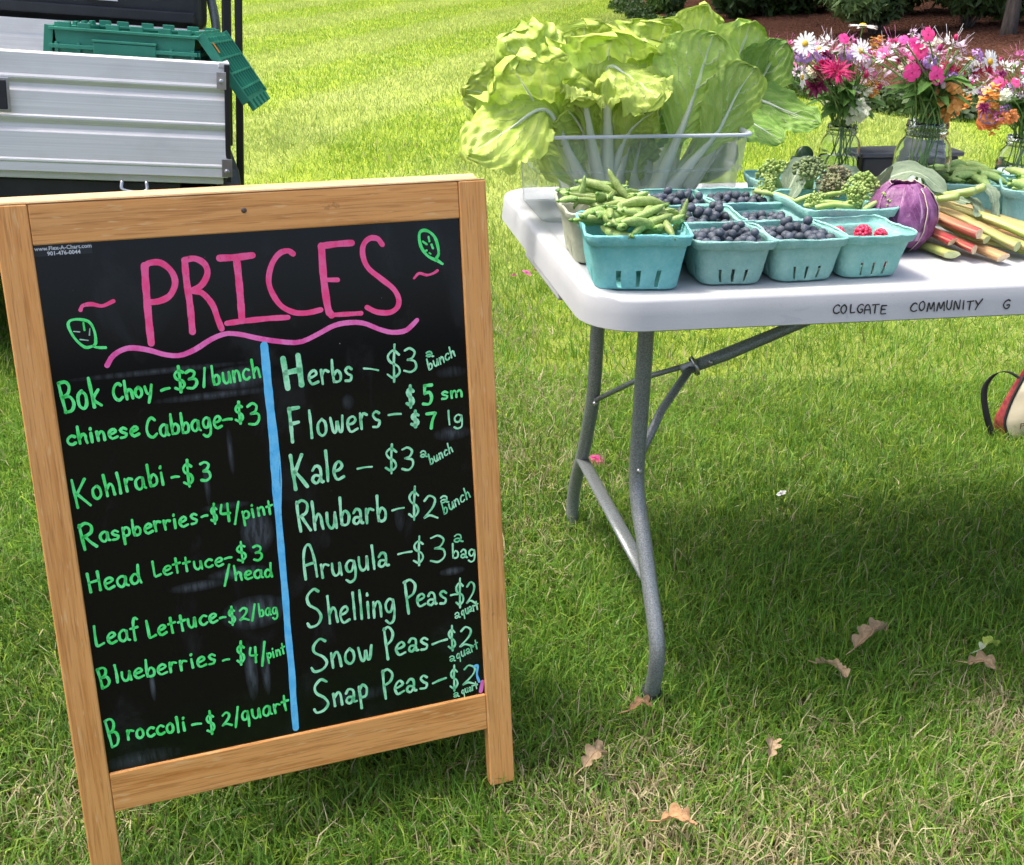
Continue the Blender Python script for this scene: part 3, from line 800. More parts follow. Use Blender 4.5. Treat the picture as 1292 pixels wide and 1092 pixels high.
# dark leaves along the bank toe, standing in for tree shade on grass
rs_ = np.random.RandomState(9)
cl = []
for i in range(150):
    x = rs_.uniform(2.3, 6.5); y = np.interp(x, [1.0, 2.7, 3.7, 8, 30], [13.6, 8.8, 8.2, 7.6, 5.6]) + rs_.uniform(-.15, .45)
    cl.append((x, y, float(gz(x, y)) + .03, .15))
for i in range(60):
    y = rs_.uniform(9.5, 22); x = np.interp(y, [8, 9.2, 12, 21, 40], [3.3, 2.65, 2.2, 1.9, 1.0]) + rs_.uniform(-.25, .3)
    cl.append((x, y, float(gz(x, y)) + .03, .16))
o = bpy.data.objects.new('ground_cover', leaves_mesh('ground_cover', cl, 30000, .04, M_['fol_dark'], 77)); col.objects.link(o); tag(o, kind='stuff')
# woodland closing the view beyond the bank
cl = []
for i in range(70):
    a = rs_.uniform(-1.25, 1.35); d = rs_.uniform(32, 52)
    x, y = d * math.sin(a) + 3, d * math.cos(a)
    for k in range(3): cl.append((x + rs_.uniform(-2, 2), y + rs_.uniform(-2, 2), float(gz(x, y)) + rs_.uniform(1, 9), rs_.uniform(2, 3.6)))
o = bpy.data.objects.new('woodland', leaves_mesh('woodland', cl, 60000, .55, M_['fol_dark'], 78)); col.objects.link(o); tag(o, kind='stuff')

# ------------------------------------------------------------------ price sign (A-frame)
yawS, tiltS, rollS = R(21.124), R(10.58), R(-.306)
Ux = Vector((math.cos(yawS), math.sin(yawS), 0)); Fx = Vector((-math.sin(yawS), math.cos(yawS), 0))
Dn = -Fx * math.sin(tiltS) - Vector((0, 0, math.cos(tiltS)))
Ux, Dn = Ux * math.cos(rollS) - Dn * math.sin(rollS), Dn * math.cos(rollS) + Ux * math.sin(rollS)
Bk = (-Dn).cross(Ux)                              # into the sign (away from the viewer)
ORG = Vector((-.60467, 1.2894, .89845))
SM = Matrix(((Ux.x, Bk.x, -Dn.x, ORG.x), (Ux.y, Bk.y, -Dn.y, ORG.y), (Ux.z, Bk.z, -Dn.z, ORG.z), (0, 0, 0, 1)))
sgn = empty('a_frame_sign', (ORG.x + Ux.x * .3 - Fx.x * .02, ORG.y + Ux.y * .3 - Fx.y * .02, 0), yawS,
            'oak framed sandwich board with a black panel of handwritten green and pink prices', 'price sign')
LM = Matrix.Translation(sgn.location) @ Matrix.Rotation(yawS, 4, 'Z')
LM = LM.inverted() @ SM
SW, BW, BH, RT, RB, FT = .0385, .5274, .6911, .0482, .0563, .0952
FW = 2 * SW + BW; FH = RT + BH + RB + FT
def part(mb, name, mt, M, parent, bevel=0, **kw):
    """a part whose mesh is drawn in its own plane and set by an object matrix"""
    o = mb.build(name, mt, parent, None, bevel, **kw)
    o.matrix_local = M
    return o
T_ = .019
def frame(M, back=False):
    for x in (0, SW + BW):
        part(MB().box2((x, 0, -FH), (x + SW, T_, 0)), 'stile', M_['wood_v'], M, sgn, .0018)
    part(MB().box2((SW + .0003, .0006, -RT), (SW + BW - .0003, T_ - .0006, -.0004)), 'rail', M_['wood_h'], M, sgn, .0018)
    part(MB().box2((SW + .0003, .0006, -(RT + BH + RB)), (SW + BW - .0003, T_ - .0006, -(RT + BH))), 'rail', M_['wood_h'], M, sgn, .0018)
frame(LM)
MB2 = LM @ Matrix.Translation((-.004, T_ + .003, 0)) @ Matrix.Rotation(-R(21.0), 4, 'X')
MBK = LM @ Matrix.Translation((-.004, T_ + .004, .0005)) @ Matrix.Rotation(R(21.0), 4, 'X')
frame(MBK, True)
part(MB().lathe([(.0035, 0), (.003, -.0006), (.0005, -.0006)], 12, M=Matrix.Translation((.2855, .0004, -.0215)) @ Matrix.Rotation(PI / 2, 4, 'X') @ Matrix.Scale(-1, 4, (0, 0, 1))), 'screw_plug', mat('dark_screw_plug', (.10, .07, .05), rough=.5), LM, sgn)
# pale wood strip along the top edge between the joints
part(MB().box2((.001, .0005, .0002), (FW - .001, T_ - .0005, .0012)), 'top_edge', M_['wood_pale'], LM, sgn)
part(MB().box2((.001, .0005, .0002), (FW - .001, T_ - .0005, .0012)), 'top_edge', M_['wood_pale'], MBK, sgn)
brd = part(MB().box2((SW - .004, .0052, -(RT + BH + .004)), (SW + BW + .004, .0092, -(RT - .004))), 'board', M_['board'], LM, sgn)
part(MB().box2((SW - .004, .0092, -(RT + BH + .004)), (SW + BW + .004, .0125, -(RT - .004))), 'board', M_['board'], MBK, sgn)
for x in (.006, FW - .012):
    a = Vector((x + .003, T_, -.55)); bq = (LM.inverted() @ MBK) @ Vector((x + .003, 0, -.55))
    part(MB().tube(bez([a, (a + bq) / 2 - Vector((0, 0, .02)), bq], 8), .0018, 6), 'stay', M_['bright_metal'], LM, sgn)

# ---- handwriting: single-line letters, drawn as thin ribbons of marker ink on the board
O_ = [(.5, .55), (.25, .58), (.06, .4), (.06, .18), (.28, .0), (.5, .1), (.6, .3), (.52, .52), (.42, .57)]
G = {
 'B': (.62, [[(.05, .98), (.08, .5), (.12, 0)], [(.05, .97), (.35, .98), (.5, .82), (.4, .6), (.15, .5)], [(.15, .5), (.45, .48), (.58, .25), (.42, .03), (.12, .0)]]),
 'C': (.6, [[(.58, .82), (.42, .95), (.2, .8), (.06, .45), (.15, .12), (.38, .0), (.6, .14)]]),
 'K': (.58, [[(.06, 1), (.1, 0)], [(.5, .95), (.14, .48)], [(.14, .5), (.32, .3), (.56, .02)]]),
 'R': (.6, [[(.06, .98), (.08, .5), (.12, 0)], [(.04, .92), (.3, 1.0), (.52, .86), (.45, .6), (.14, .48)], [(.2, .5), (.38, .25), (.6, .0)]]),
 'H': (.62, [[(.06, .98), (.1, .0)], [(.54, 1), (.56, .02)], [(.08, .5), (.55, .54)]]),
 'L': (.46, [[(.08, 1), (.08, .5), (.1, .02), (.25, .0), (.46, .06)]]),
 'F': (.5, [[(.08, .98), (.08, .5), (.1, 0)], [(.06, .97), (.5, .98)], [(.08, .52), (.42, .55)]]),
 'A': (.6, [[(.06, .0), (.05, .6), (.16, .95), (.36, 1.0), (.5, .6), (.58, .02)], [(.08, .42), (.5, .45)]]),
 'S': (.56, [[(.54, .92), (.36, 1.02), (.14, .85), (.16, .62), (.42, .42), (.52, .2), (.36, .02), (.1, .0), (.02, .12)]]),
 'P': (.55, [[(.08, .98), (.08, .5), (.12, -.06)], [(.05, .95), (.32, 1.0), (.54, .8), (.42, .55), (.12, .44)]]),
 'a': (.52, [[(.46, .46), (.3, .56), (.08, .4), (.08, .12), (.26, .0), (.42, .18), (.46, .5)], [(.46, .48), (.46, .12), (.56, .02)]]),
 '2a': (.5, [[(.08, .44), (.22, .58), (.42, .5), (.42, .2), (.24, .0), (.06, .1), (.16, .26), (.4, .22), (.44, .04), (.54, .02)]]),
 'b': (.5, [[(.1, 1.0), (.1, .5), (.12, .02)], [(.12, .3), (.3, .52), (.48, .36), (.44, .08), (.26, .0), (.12, .06)]]),
 'c': (.46, [[(.46, .48), (.28, .56), (.08, .36), (.1, .1), (.28, .0), (.48, .1)]]),
 'd': (.52, [[(.44, .44), (.24, .54), (.06, .3), (.14, .02), (.34, .04), (.46, .3)], [(.48, 1.0), (.46, .4), (.52, .0)]]),
 'e': (.5, [[(.08, .28), (.3, .32), (.46, .42), (.34, .57), (.14, .48), (.06, .24), (.2, .0), (.5, .08)]]),
 'f': (.42, [[(.44, .92), (.3, 1.0), (.2, .8), (.2, .4), (.2, -.1)], [(.04, .5), (.4, .54)]]),
 'g': (.52, [[(.46, .5), (.26, .57), (.08, .38), (.14, .12), (.34, .1), (.46, .4)], [(.46, .52), (.5, .1), (.44, -.26), (.22, -.36), (.04, -.24)]]),
 'h': (.52, [[(.08, 1.0), (.1, .5), (.12, .0)], [(.12, .3), (.3, .54), (.44, .42), (.46, .2), (.5, .0)]]),
 'i': (.22, [[(.1, .55), (.12, .0)], [(.1, .78), (.11, .84)]]),
 'k': (.48, [[(.08, 1.0), (.1, .0)], [(.42, .56), (.12, .26), (.44, .0)]]),
 'l': (.22, [[(.1, 1.0), (.12, .5), (.12, .0)]]),
 'm': (.72, [[(.08, .55), (.1, .0)], [(.1, .34), (.24, .56), (.36, .4), (.36, .02)], [(.37, .34), (.52, .56), (.64, .4), (.68, .0)]]),
 'n': (.52, [[(.08, .56), (.1, .0)], [(.1, .34), (.28, .56), (.42, .44), (.46, .0)]]),
 'o': (.5, [[(.3, .56), (.1, .42), (.08, .14), (.26, .0), (.44, .14), (.44, .42), (.3, .56)]]),
 'p': (.5, [[(.08, .54), (.1, .1), (.12, -.38)], [(.1, .38), (.28, .56), (.46, .4), (.4, .1), (.14, .06)]]),
 'q': (.5, [[(.42, .5), (.24, .56), (.08, .36), (.14, .08), (.34, .12), (.42, .4)], [(.42, .52), (.44, .0), (.42, -.36)]]),
 'r': (.42, [[(.08, .56), (.1, .0)], [(.1, .34), (.24, .54), (.42, .48)]]),
 's': (.44, [[(.42, .48), (.26, .57), (.1, .46), (.22, .3), (.4, .2), (.32, .02), (.08, .02)]]),
 't': (.42, [[(.2, .92), (.2, .4), (.22, .0)], [(.02, .55), (.42, .6)]]),
 'u': (.52, [[(.08, .56), (.08, .2), (.22, .0), (.4, .12), (.46, .5)], [(.46, .54), (.5, .0)]]),
 'w': (.66, [[(.04, .56), (.14, .08), (.26, .06), (.34, .42), (.42, .06), (.54, .08), (.62, .56)]]),
 'y': (.5, [[(.06, .54), (.16, .16), (.34, .16)], [(.5, .58), (.36, .1), (.2, -.34)]]),
 '$': (.56, [[(.5, .72), (.3, .84), (.1, .7), (.16, .52), (.42, .4), (.48, .2), (.26, .06), (.04, .16)], [(.34, 1.0), (.3, .5), (.28, -.04)]]),
 '2': (.56, [[(.08, .78), (.26, .98), (.46, .84), (.4, .5), (.06, .04)], [(.06, .04), (.26, .14), (.56, .0)]]),
 '3': (.54, [[(.06, .9), (.28, 1.0), (.46, .84), (.36, .6), (.18, .52)], [(.18, .52), (.46, .46), (.5, .2), (.3, .0), (.04, .06)]]),
 '4': (.54, [[(.12, .98), (.06, .5), (.5, .46)], [(.44, 1.0), (.44, .0)]]),
 '5': (.54, [[(.5, .98), (.14, .96)], [(.14, .96), (.12, .55)], [(.12, .55), (.38, .62), (.5, .34), (.34, .04), (.04, .04)]]),
 '7': (.52, [[(.06, .94), (.5, .98)], [(.5, .98), (.34, .5), (.28, .0)]]),
 '/': (.4, [[(.38, 1.0), (.04, .0)]]),
 '-': (.5, [[(0, .0), (.5, .0)]]),
 'O': (.6, O_ and [[(.35, .98), (.1, .75), (.08, .3), (.3, .0), (.52, .25), (.54, .7), (.35, .98)]]),
 'G': (.62, [[(.55, .85), (.4, .98), (.15, .75), (.08, .35), (.3, .0), (.52, .15), (.54, .42), (.36, .4)]]),
 'T': (.6, [[(.02, .95), (.6, 1.02)], [(.3, .97), (.28, .0)]]),
 'E': (.52, [[(.1, .98), (.08, .5), (.1, .0), (.5, .04)], [(.1, .97), (.5, .98)], [(.1, .52), (.42, .54)]]),
 'M': (.75, [[(.04, .0), (.14, .9), (.36, .2), (.58, .95), (.7, .0)]]),
 'U': (.6, [[(.08, 1.0), (.1, .3), (.3, .0), (.48, .2), (.52, 1.0)]]),
 'N': (.64, [[(.06, .0), (.1, .95), (.5, .05), (.56, 1.05)]]),
 'I': (.25, [[(.12, .95), (.12, .0)]]),
 'Y': (.6, [[(.04, 1.0), (.3, .5)], [(.66, 1.15), (.3, .5), (.12, .0)]]),
}
for _k, _s in (('Al', 'A'),): pass
hand = random.Random(12)
def ribbon(mb, P, w, n=None, lift=.0):
    """flat ink stroke in the x/z plane with round ends; P in metres"""
    P = [Vector((q[0], 0, q[1])) for q in P]
    L = sum((P[i + 1] - P[i]).length for i in range(len(P) - 1))
    if L < 1e-6: return
    n = n or max(4, min(60, int(L / .0022)))
    C = bez(P, n) if len(P) > 2 else [P[0].lerp(P[1], i / n) for i in range(n + 1)]
    y = -(.0001 + lift)
    vs = []; fs = []
    ph = hand.uniform(0, 6)
    for i, c in enumerate(C):
        d = C[min(i + 1, n)] - C[max(i - 1, 0)]
        d = d.normalized() if d.length > 1e-9 else Vector((1, 0, 0))
        q = Vector((-d.z, 0, d.x)) * (w / 2) * (1 + (.13 if w < .005 else .05) * math.sin(ph + i * .55) + hand.uniform(-.05, .05) * (1 if w < .005 else .5))
        vs += [c + q + Vector((0, y, 0)), c - q + Vector((0, y, 0))]
    fs = [(2 * i, 2 * i + 2, 2 * i + 3, 2 * i + 1) for i in range(n)]
    # round caps
    for e, c in ((0, C[0]), (n, C[n])):
        d = (C[1] - C[0]) if e == 0 else (C[n - 1] - C[n])
        d.normalize(); sgn_ = 1 if e == 0 else -1
        q = (vs[2 * e] - vs[2 * e + 1]) / 2
        b = len(vs); K = 5
        arc = [c + q * math.cos(PI * k / K) - d * (w / 2) * math.sin(PI * k / K) + Vector((0, y, 0)) for k in range(1, K)]
        vs += arc
        poly = (2 * e,) + tuple(b + k for k in range(K - 1)) + (2 * e + 1,)
        fs.append(poly if e == 0 else poly[::-1])
    mb.add(vs, fs, 0, False)
def write(mb, text, x0, z0, x1, z1, h, w, slant=.10, jit=.03, two_a=False, lift=0):
    """text from (x0,z0) to (x1,z1) on the plane, capitals h tall"""
    if text == '-':
        ribbon(mb, [(x0, z0), ((x0 + x1) / 2, (z0 + z1) / 2 + .0006), (x1, z1)], w, lift=lift); return
    adv = [G[('2a' if (c == 'a' and two_a) else c)][0] + .13 for c in text]
    tot = sum(adv) - .13
    ex = Vector((x1 - x0, z1 - z0)); L = ex.length or 1e-3; ex = ex / L
    up = Vector((-ex.y * .4, 1.0)).normalized()
    sx = L / tot; cur = 0
    for c, a in zip(text, adv):
        g = G['2a' if (c == 'a' and two_a) else c][1]
        jx, jy, js = hand.uniform(-jit, jit), hand.uniform(-jit, jit), 1 + hand.uniform(-.06, .06)
        for st in g:
            pts = []
            for (px, py) in st:
                px += hand.uniform(-.015, .015); py += hand.uniform(-.012, .012)
                q = Vector((x0, z0)) + ex * ((cur + px + jx) * sx) + up * ((py * js + jy) * h)
                pts.append((q.x, q.y))
            ribbon(mb, pts, w, lift=lift)
        cur += a
WORDS_LEFT=[('Bok',45.8,251.8,90.8,246.3,37.3,3.6),('Choy',104.7,242.9,151.8,241.4,22.9,3.4),('-',162.8,236.6,172.6,234.7,0.0,3.2),('$',178.5,241.5,193.2,240.1,33.4,3.4),('3',194.3,238.2,208.1,236.7,23.4,3.4),('/',213.8,238.4,218.7,237.9,24.5,3),('bunch',225.6,237.6,285.7,233.0,23.5,3),('chinese',44.3,291.5,129.9,290.6,21.0,3.4),('Cabbage',138.9,294.8,230.7,293.1,26.5,3.2),('-',233.6,283.6,244.6,283.4,0.0,3),('$',249.0,289.2,260.2,288.5,29.3,3.2),('3',264.6,294.3,280.0,293.0,28.4,3.2),('K',42.8,373.8,61.6,372.6,36.8,3.2),('ohlrabi',65.3,364.9,153.0,357.0,28.8,3.2),('-',162.5,350.0,171.3,350.2,0.0,3),('$',175.7,363.5,189.6,362.3,35.8,3.2),('3',197.8,360.3,210.6,361.1,25.4,3.4),('R',44.1,429.3,62.2,427.1,32.3,3.6),('aspberries',67.6,421.7,187.8,415.6,22.1,3.2),('-',193.7,407.8,200.8,406.8,0.0,3),('$',204.6,418.2,213.6,418.6,24.8,3.2),('4',216.6,419.0,229.8,419.0,24.9,3.2),('/',233.7,425.0,242.6,424.3,28.3,2.8),('pint',244.0,420.1,285.7,416.8,19.6,2.8),('Head',45.4,485.9,109.1,483.4,25.6,3.2),('Lettuce',124.4,478.6,213.6,477.8,20.6,2.8),('-',216.5,469.4,225.3,468.7,0.0,2.8),('$',232.0,478.7,245.6,476.6,27.7,2.8),('3',252.8,477.9,265.2,478.9,20.1,3),('/',211.7,506.3,222.0,506.0,26.7,3.2),('head',225.5,501.6,275.3,504.8,20.1,3),('Leaf',44.7,559.7,98.4,558.3,27.3,3.2),('Lettuce',108.9,561.1,198.4,555.0,23.3,3.2),('-',202.0,550.6,209.2,550.5,0.0,3),('$',212.7,561.8,222.1,561.3,25.0,3),('2',227.0,558.8,239.0,560.0,18.2,3),('/',242.4,561.8,248.8,561.9,22.8,2.8),('bag',252.8,558.9,277.7,558.6,18.3,2.4),('B',44.1,619.0,57.0,616.8,28.9,3.2),('lueberries',61.2,614.3,190.6,613.9,23.4,3.2),('-',199.8,611.6,207.7,611.1,0.0,3),('$',216.7,620.0,228.2,621.2,31.2,3),('4',234.5,621.4,245.0,622.4,22.1,3),('/',248.6,629.0,257.2,628.4,31.5,3),('pint',257.9,621.6,283.0,617.4,15.2,2.3),('B',45.3,704.0,58.5,701.4,39.9,3.2),('roccoli',66.5,698.2,141.3,701.2,22.9,3.4),('-',150.5,695.2,161.8,696.0,0.0,3.2),('$',169.3,713.7,180.9,712.9,34.2,3),('2',189.0,705.9,201.6,707.0,20.1,3),('/',205.4,711.4,212.9,710.8,28.4,3),('quart',215.1,705.4,280.8,701.2,23.8,3)]
WORDS_RIGHT=[('H',316.5,252.1,341.4,250.7,40.8,6.2),('erbs',346.2,249.2,405.6,250.5,30.6,3),('-',421.7,236.2,441.3,240.8,0.0,2),('$',451.0,255.6,472.3,256.9,45.4,2.6),('3',476.4,246.5,495.0,248.5,32.5,2.6),('a',507.3,230.2,517.4,230.2,13.0,2),('bunch',510.1,249.0,549.9,232.5,15.3,1.9),('F',316.2,322.8,330.8,323.0,44.9,4),('lowers',342.5,321.0,438.4,317.3,37.7,3),('-',450.8,303.4,468.0,303.9,0.0,2.4),('$',477.4,295.7,488.5,295.9,27.6,3.8),('5',498.7,294.5,513.2,295.6,27.7,3.6),('sm',524.8,290.8,556.8,290.1,17.8,2.6),('$',481.7,323.9,493.4,324.2,22.3,3.8),('7',501.0,328.0,515.6,329.3,22.4,3.4),('lg',532.9,326.4,554.7,327.4,20.3,2.2),('K',314.5,388.2,334.2,386.7,48.1,4),('ale',339.2,383.9,383.0,384.9,42.8,3.4),('-',402.5,372.1,422.7,372.0,0.0,2.2),('$',439.6,381.8,458.0,383.3,38.1,2.6),('3',462.5,382.3,480.9,384.3,32.8,2.6),('a',491.6,368.8,500.6,368.9,15.9,2),('bunch',504.4,380.8,538.0,366.1,14.9,1.8),('R',315.4,448.8,332.5,448.7,42.4,3.2),('hubarb',334.7,447.9,436.8,451.7,38.1,3.2),('-',446.3,438.0,462.9,436.5,0.0,2.4),('$',468.8,454.5,485.8,456.0,44.0,2.6),('2',488.1,456.4,509.5,458.6,34.9,2.6),('a',514.6,437.3,526.2,437.9,16.3,2),('bunch',519.8,456.0,560.3,434.9,16.4,1.9),('A',318.9,517.7,337.3,517.6,47.9,3),('rugula',340.0,519.0,435.0,517.0,34.5,3),('-',450.2,502.5,470.0,501.9,0.0,2.4),('$',471.2,521.3,488.5,522.0,42.6,2.5),('3',493.1,521.6,517.5,524.6,38.1,2.4),('a',530.8,498.4,543.7,499.3,19.1,2),('bag',527.7,521.6,562.4,525.9,20.4,2.2),('S',316.0,587.7,338.0,586.2,50.1,3.2),('helling',343.5,586.4,440.0,589.7,41.0,3),('P',454.9,590.9,472.4,589.4,49.2,3.2),('eas',470.4,585.4,516.1,586.8,32.5,3),('-',522.6,577.1,533.2,577.3,0.0,2.4),('$',529.2,596.1,542.9,596.6,41.6,2.5),('2',545.4,594.7,561.0,596.4,33.3,2.4),('a',526.3,614.3,534.1,613.3,14.8,1.8),('quart',537.3,611.5,563.5,605.4,14.9,1.7),('S',314.7,652.4,338.0,652.5,47.6,3.2),('now',341.7,651.5,403.9,652.6,39.5,3.2),('P',421.7,653.1,435.6,652.3,43.8,3.2),('eas',435.4,651.6,484.7,652.6,33.0,3.1),('-',491.0,646.5,513.1,643.1,0.0,2.8),('$',513.6,659.7,526.0,659.8,37.4,2.6),('2',529.7,658.7,550.9,661.1,32.5,2.6),('a',514.1,678.4,522.5,678.9,13.8,1.7),('quart',525.4,677.8,559.6,666.6,15.1,1.6),('S',313.7,715.6,336.1,714.9,43.7,3.2),('nap',340.4,711.0,392.6,709.2,35.4,3.2),('P',413.9,712.3,429.6,712.5,40.8,3.2),('eas',429.6,712.7,479.2,712.8,33.6,3.1),('-',487.9,706.9,507.8,702.8,0.0,2.8),('$',512.7,723.2,526.0,723.6,36.9,2.5),('2',532.3,719.9,555.3,723.6,30.6,2.4),('a',516.7,736.1,525.2,736.1,12.8,1.6),('quart',530.2,734.7,555.0,729.3,12.9,1.5)]
STROKES=[('pink',7.5,[(160.8,80.8),(159.3,108.5),(158.0,145.8),(157.6,176.0)]),('pink',6.5,[(160.4,82.1),(167.4,77.9),(180.1,78.9),(191.2,89.8),(194.2,104.7),(186.3,119.3),(172.8,125.1),(159.4,125.5)]),('pink',7,[(208.5,77.8),(208.0,101.7),(208.9,134.2),(208.2,166.8)]),('pink',6.5,[(208.0,77.7),(220.4,76.5),(231.4,83.5),(234.0,95.7),(226.0,109.1),(213.5,115.6)]),('pink',6.3,[(213.5,115.6),(225.4,119.9),(236.0,135.2),(240.5,153.3),(244.0,166.1)]),('pink',7.2,[(250.4,78.2),(271.6,78.6),(291.0,77.6)]),('pink',7.6,[(271.1,78.6),(271.2,117.7),(270.1,158.3)]),('pink',6,[(251.3,159.9),(271.6,159.0),(303.9,158.6),(328.0,159.4)]),('pink',6,[(342.2,79.4),(335.7,75.1),(324.4,78.1),(313.9,91.0),(308.3,109.7),(311.1,126.5),(321.1,144.0),(336.9,153.8),(353.5,155.8),(371.2,153.5)]),('pink',7,[(418.7,70.9),(397.4,70.9),(379.0,72.1)]),('pink',8,[(379.0,72.1),(378.4,112.5),(380.7,152.0),(384.8,161.5)]),('pink',5.2,[(384.2,161.4),(404.3,162.1),(423.9,162.7)]),('pink',5,[(381.0,115.5),(396.5,116.7)]),('pink',6,[(458.7,75.6),(452.6,67.6),(442.0,66.9),(433.6,74.7),(432.0,88.6),(437.7,104.5),(454.0,119.9),(469.2,133.9),(475.6,147.4),(473.4,158.8),(462.5,165.0),(445.0,162.9),(432.3,155.7)]),('pinklight',5.5,[(102.9,198.3),(111.3,187.0),(124.8,180.3),(137.6,180.0),(155.1,184.8),(172.4,192.0),(190.4,194.7),(209.5,188.9),(229.3,178.5),(248.6,172.9),(267.3,175.8),(285.8,182.0),(310.0,188.4),(338.9,192.9),(362.2,185.8),(385.9,175.8),(406.2,173.4),(426.4,176.1),(446.2,185.8),(463.5,191.8),(481.5,191.5),(492.5,184.3),(498.9,178.8)]),('pink',4,[(81.2,128.2),(84.3,123.2),(94.4,122.0),(106.4,125.2),(120.0,120.5)]),('pink',3,[(498.8,122.6),(506.0,116.8),(516.3,119.9),(525.5,118.3),(531.7,115.0)]),('green',2.8,[(90.5,172.8),(80.5,173.2),(70.7,162.1),(65.3,147.3),(67.4,140.1),(77.4,138.9),(89.2,143.4),(93.8,155.8),(93.4,169.1),(90.4,173.1),(96.4,175.3),(104.1,176.1)]),('greenpale',1.2,[(70.2,153.0),(76.9,154.2)]),('green',2,[(82.5,143.6),(82.6,152.6)]),('greenpale',1.2,[(88.9,151.4),(87.4,159.2)]),('greenpale',1.2,[(76.2,163.4),(85.2,165.4)]),('green',3.4,[(531.1,101.5),(519.5,94.9),(511.3,82.9),(509.2,68.6),(512.6,61.7),(521.5,62.3),(530.0,70.0),(533.8,81.6),(534.6,93.1),(531.2,100.0),(538.9,106.6)]),('green',2.2,[(513.8,75.4),(519.0,79.5)]),('green',2.6,[(522.0,70.0),(522.8,75.7)]),('green',2.2,[(513.8,89.3),(518.4,87.4)]),('green',3,[(525.5,80.5),(527.0,85.1)]),('green',2,[(521.8,91.1),(523.5,92.3)]),('blue',9,[(294.7,192.7),(294.5,247.5),(294.6,300.2),(292.7,364.3),(291.7,407.8)]),('blue',7.6,[(291.7,407.8),(290.8,474.3),(290.2,538.8),(288.9,588.2),(289.1,641.0),(287.4,688.3),(286.8,731.6)]),('blue',2.2,[(296.0,263.4),(298.7,322.0),(295.8,386.5),(294.9,419.3)]),('blue',1.6,[(297.5,258.3),(299.7,300.8),(299.9,365.3),(295.9,408.4)]),('blue',3,[(550.8,693.6),(556.9,693.6),(555.0,707.1),(558.0,719.2)]),('pinkmag',5,[(562.9,720.2),(561.3,727.5),(559.6,734.8)])]

PXM = .00118
def lines(words, two_a, ink_of):
    for (t, x0, z0, x1, z1, h, w) in words:
        mb = MB()
        write(mb, t, x0 / 1000, -z0 / 1000, x1 / 1000, -z1 / 1000, h / 1000, w * PXM * (1.0 if two_a else .9), two_a=two_a)
        o = mb.build('handwriting', ink_of(t, z0, h), brd)
        o.location = (0, .0052, 0)
lines(WORDS_LEFT, False, lambda t, z, h: M_['ink_green'])
lines(WORDS_RIGHT, True, lambda t, z, h: M_['ink_vivid'] if t in ('5', '7', 'sm') or (t == '$' and 250 < z < 301 and h < 27) else M_['ink_mint'])
for k, (c, w, P) in enumerate(STROKES):
    mb = MB(); ribbon(mb, [(x / 1000, -z / 1000) for x, z in P], w * PXM, lift=.00008 * (k % 7 + 1))
    o = mb.build('drawn_stroke', M_['ink_' + c], brd); o.location = (0, .0052, 0)
# printed sticker in the corner of the board
def text_mesh(s, size, mt, name, parent, M, bold=0):
    cu = bpy.data.curves.new(name, 'FONT'); cu.body = s; cu.size = size; cu.align_x = 'CENTER'; cu.offset = bold; cu.resolution_u = 2
    to = bpy.data.objects.new(name, cu); col.objects.link(to)
    dg = bpy.context.evaluated_depsgraph_get()
    me = bpy.data.meshes.new_from_object(to.evaluated_get(dg)); me.name = name
    bpy.data.objects.remove(to)
    me.materials.clear(); me.materials.append(mt)
    o = bpy.data.objects.new(name, me); col.objects.link(o); o.parent = parent; o.matrix_local = M
    return o
XZ = Matrix.Rotation(PI / 2, 4, 'X')
part(MB().box2((.0395, .0046, -.0615), (.1035, .0051, -.0492)), 'sticker', M_['sticker'], Matrix.Identity(4), brd)
text_mesh('www.Flex-A-Chart.com', .0066, M_['white_print'], 'printed_text', brd, Matrix.Translation((.0715, .0044, -.0546)) @ XZ, .00015)
text_mesh('901-476-0044', .0066, M_['white_print'], 'printed_text', brd, Matrix.Translation((.0715, .0044, -.0608)) @ XZ, .00015)

# ------------------------------------------------------------------ folding table
TAB = empty('folding_table', (.10334, 1.47838, 0), .19117, 'white plastic folding table on grey steel legs, lettered on its front edge', 'table')
TM = TAB.matrix_basis.copy()
TM = Matrix.Translation((.10334, 1.47838, 0)) @ Matrix.Rotation(.19117, 4, 'Z')
TZ = .737
LEN, DEP = 1.83, .76
def rrect(inset, r, n=7):
    pts = []
    for cx, cy, a0 in ((LEN - inset - r, inset + r, -PI / 2), (LEN - inset - r, DEP - inset - r, 0), (inset + r, DEP - inset - r, PI / 2), (inset + r, inset + r, PI)):
        for k in range(n + 1):
            a = a0 + PI / 2 * k / n
            pts.append((cx + r * math.cos(a), cy + r * math.sin(a)))
    return pts
prof = [(.040, TZ - .0025, .05), (.034, TZ - .0020, .055), (.031, TZ + .0005, .058), (.012, TZ + .0008, .068), (.006, TZ - .0015, .072), (.004, TZ - .006, .075), (.002, TZ - .025, .078), (.000, TZ - .045, .08), (.004, TZ - .0475, .078), (.009, TZ - .045, .074), (.012, TZ - .025, .07), (.03, TZ - .022, .06)]
tt = MB(); vs = []; fs = []
for ins, z, r in prof:
    vs += [(x, y, z) for x, y in rrect(ins, r)]
n_ = 32
for i in range(len(prof) - 1):
    for k in range(n_): fs.append((i * n_ + k, (i + 1) * n_ + k, (i + 1) * n_ + (k + 1) % n_, i * n_ + (k + 1) % n_))
fs.append(tuple(range(n_))); fs.append(tuple((len(prof) - 1) * n_ + k for k in range(n_ - 1, -1, -1)))
tt.add(vs, fs, 0, True)
top = tt.build('table_top', M_['table_top'], TAB)
em = top.modifiers.new('edge', 'EDGE_SPLIT'); em.split_angle = R(50)
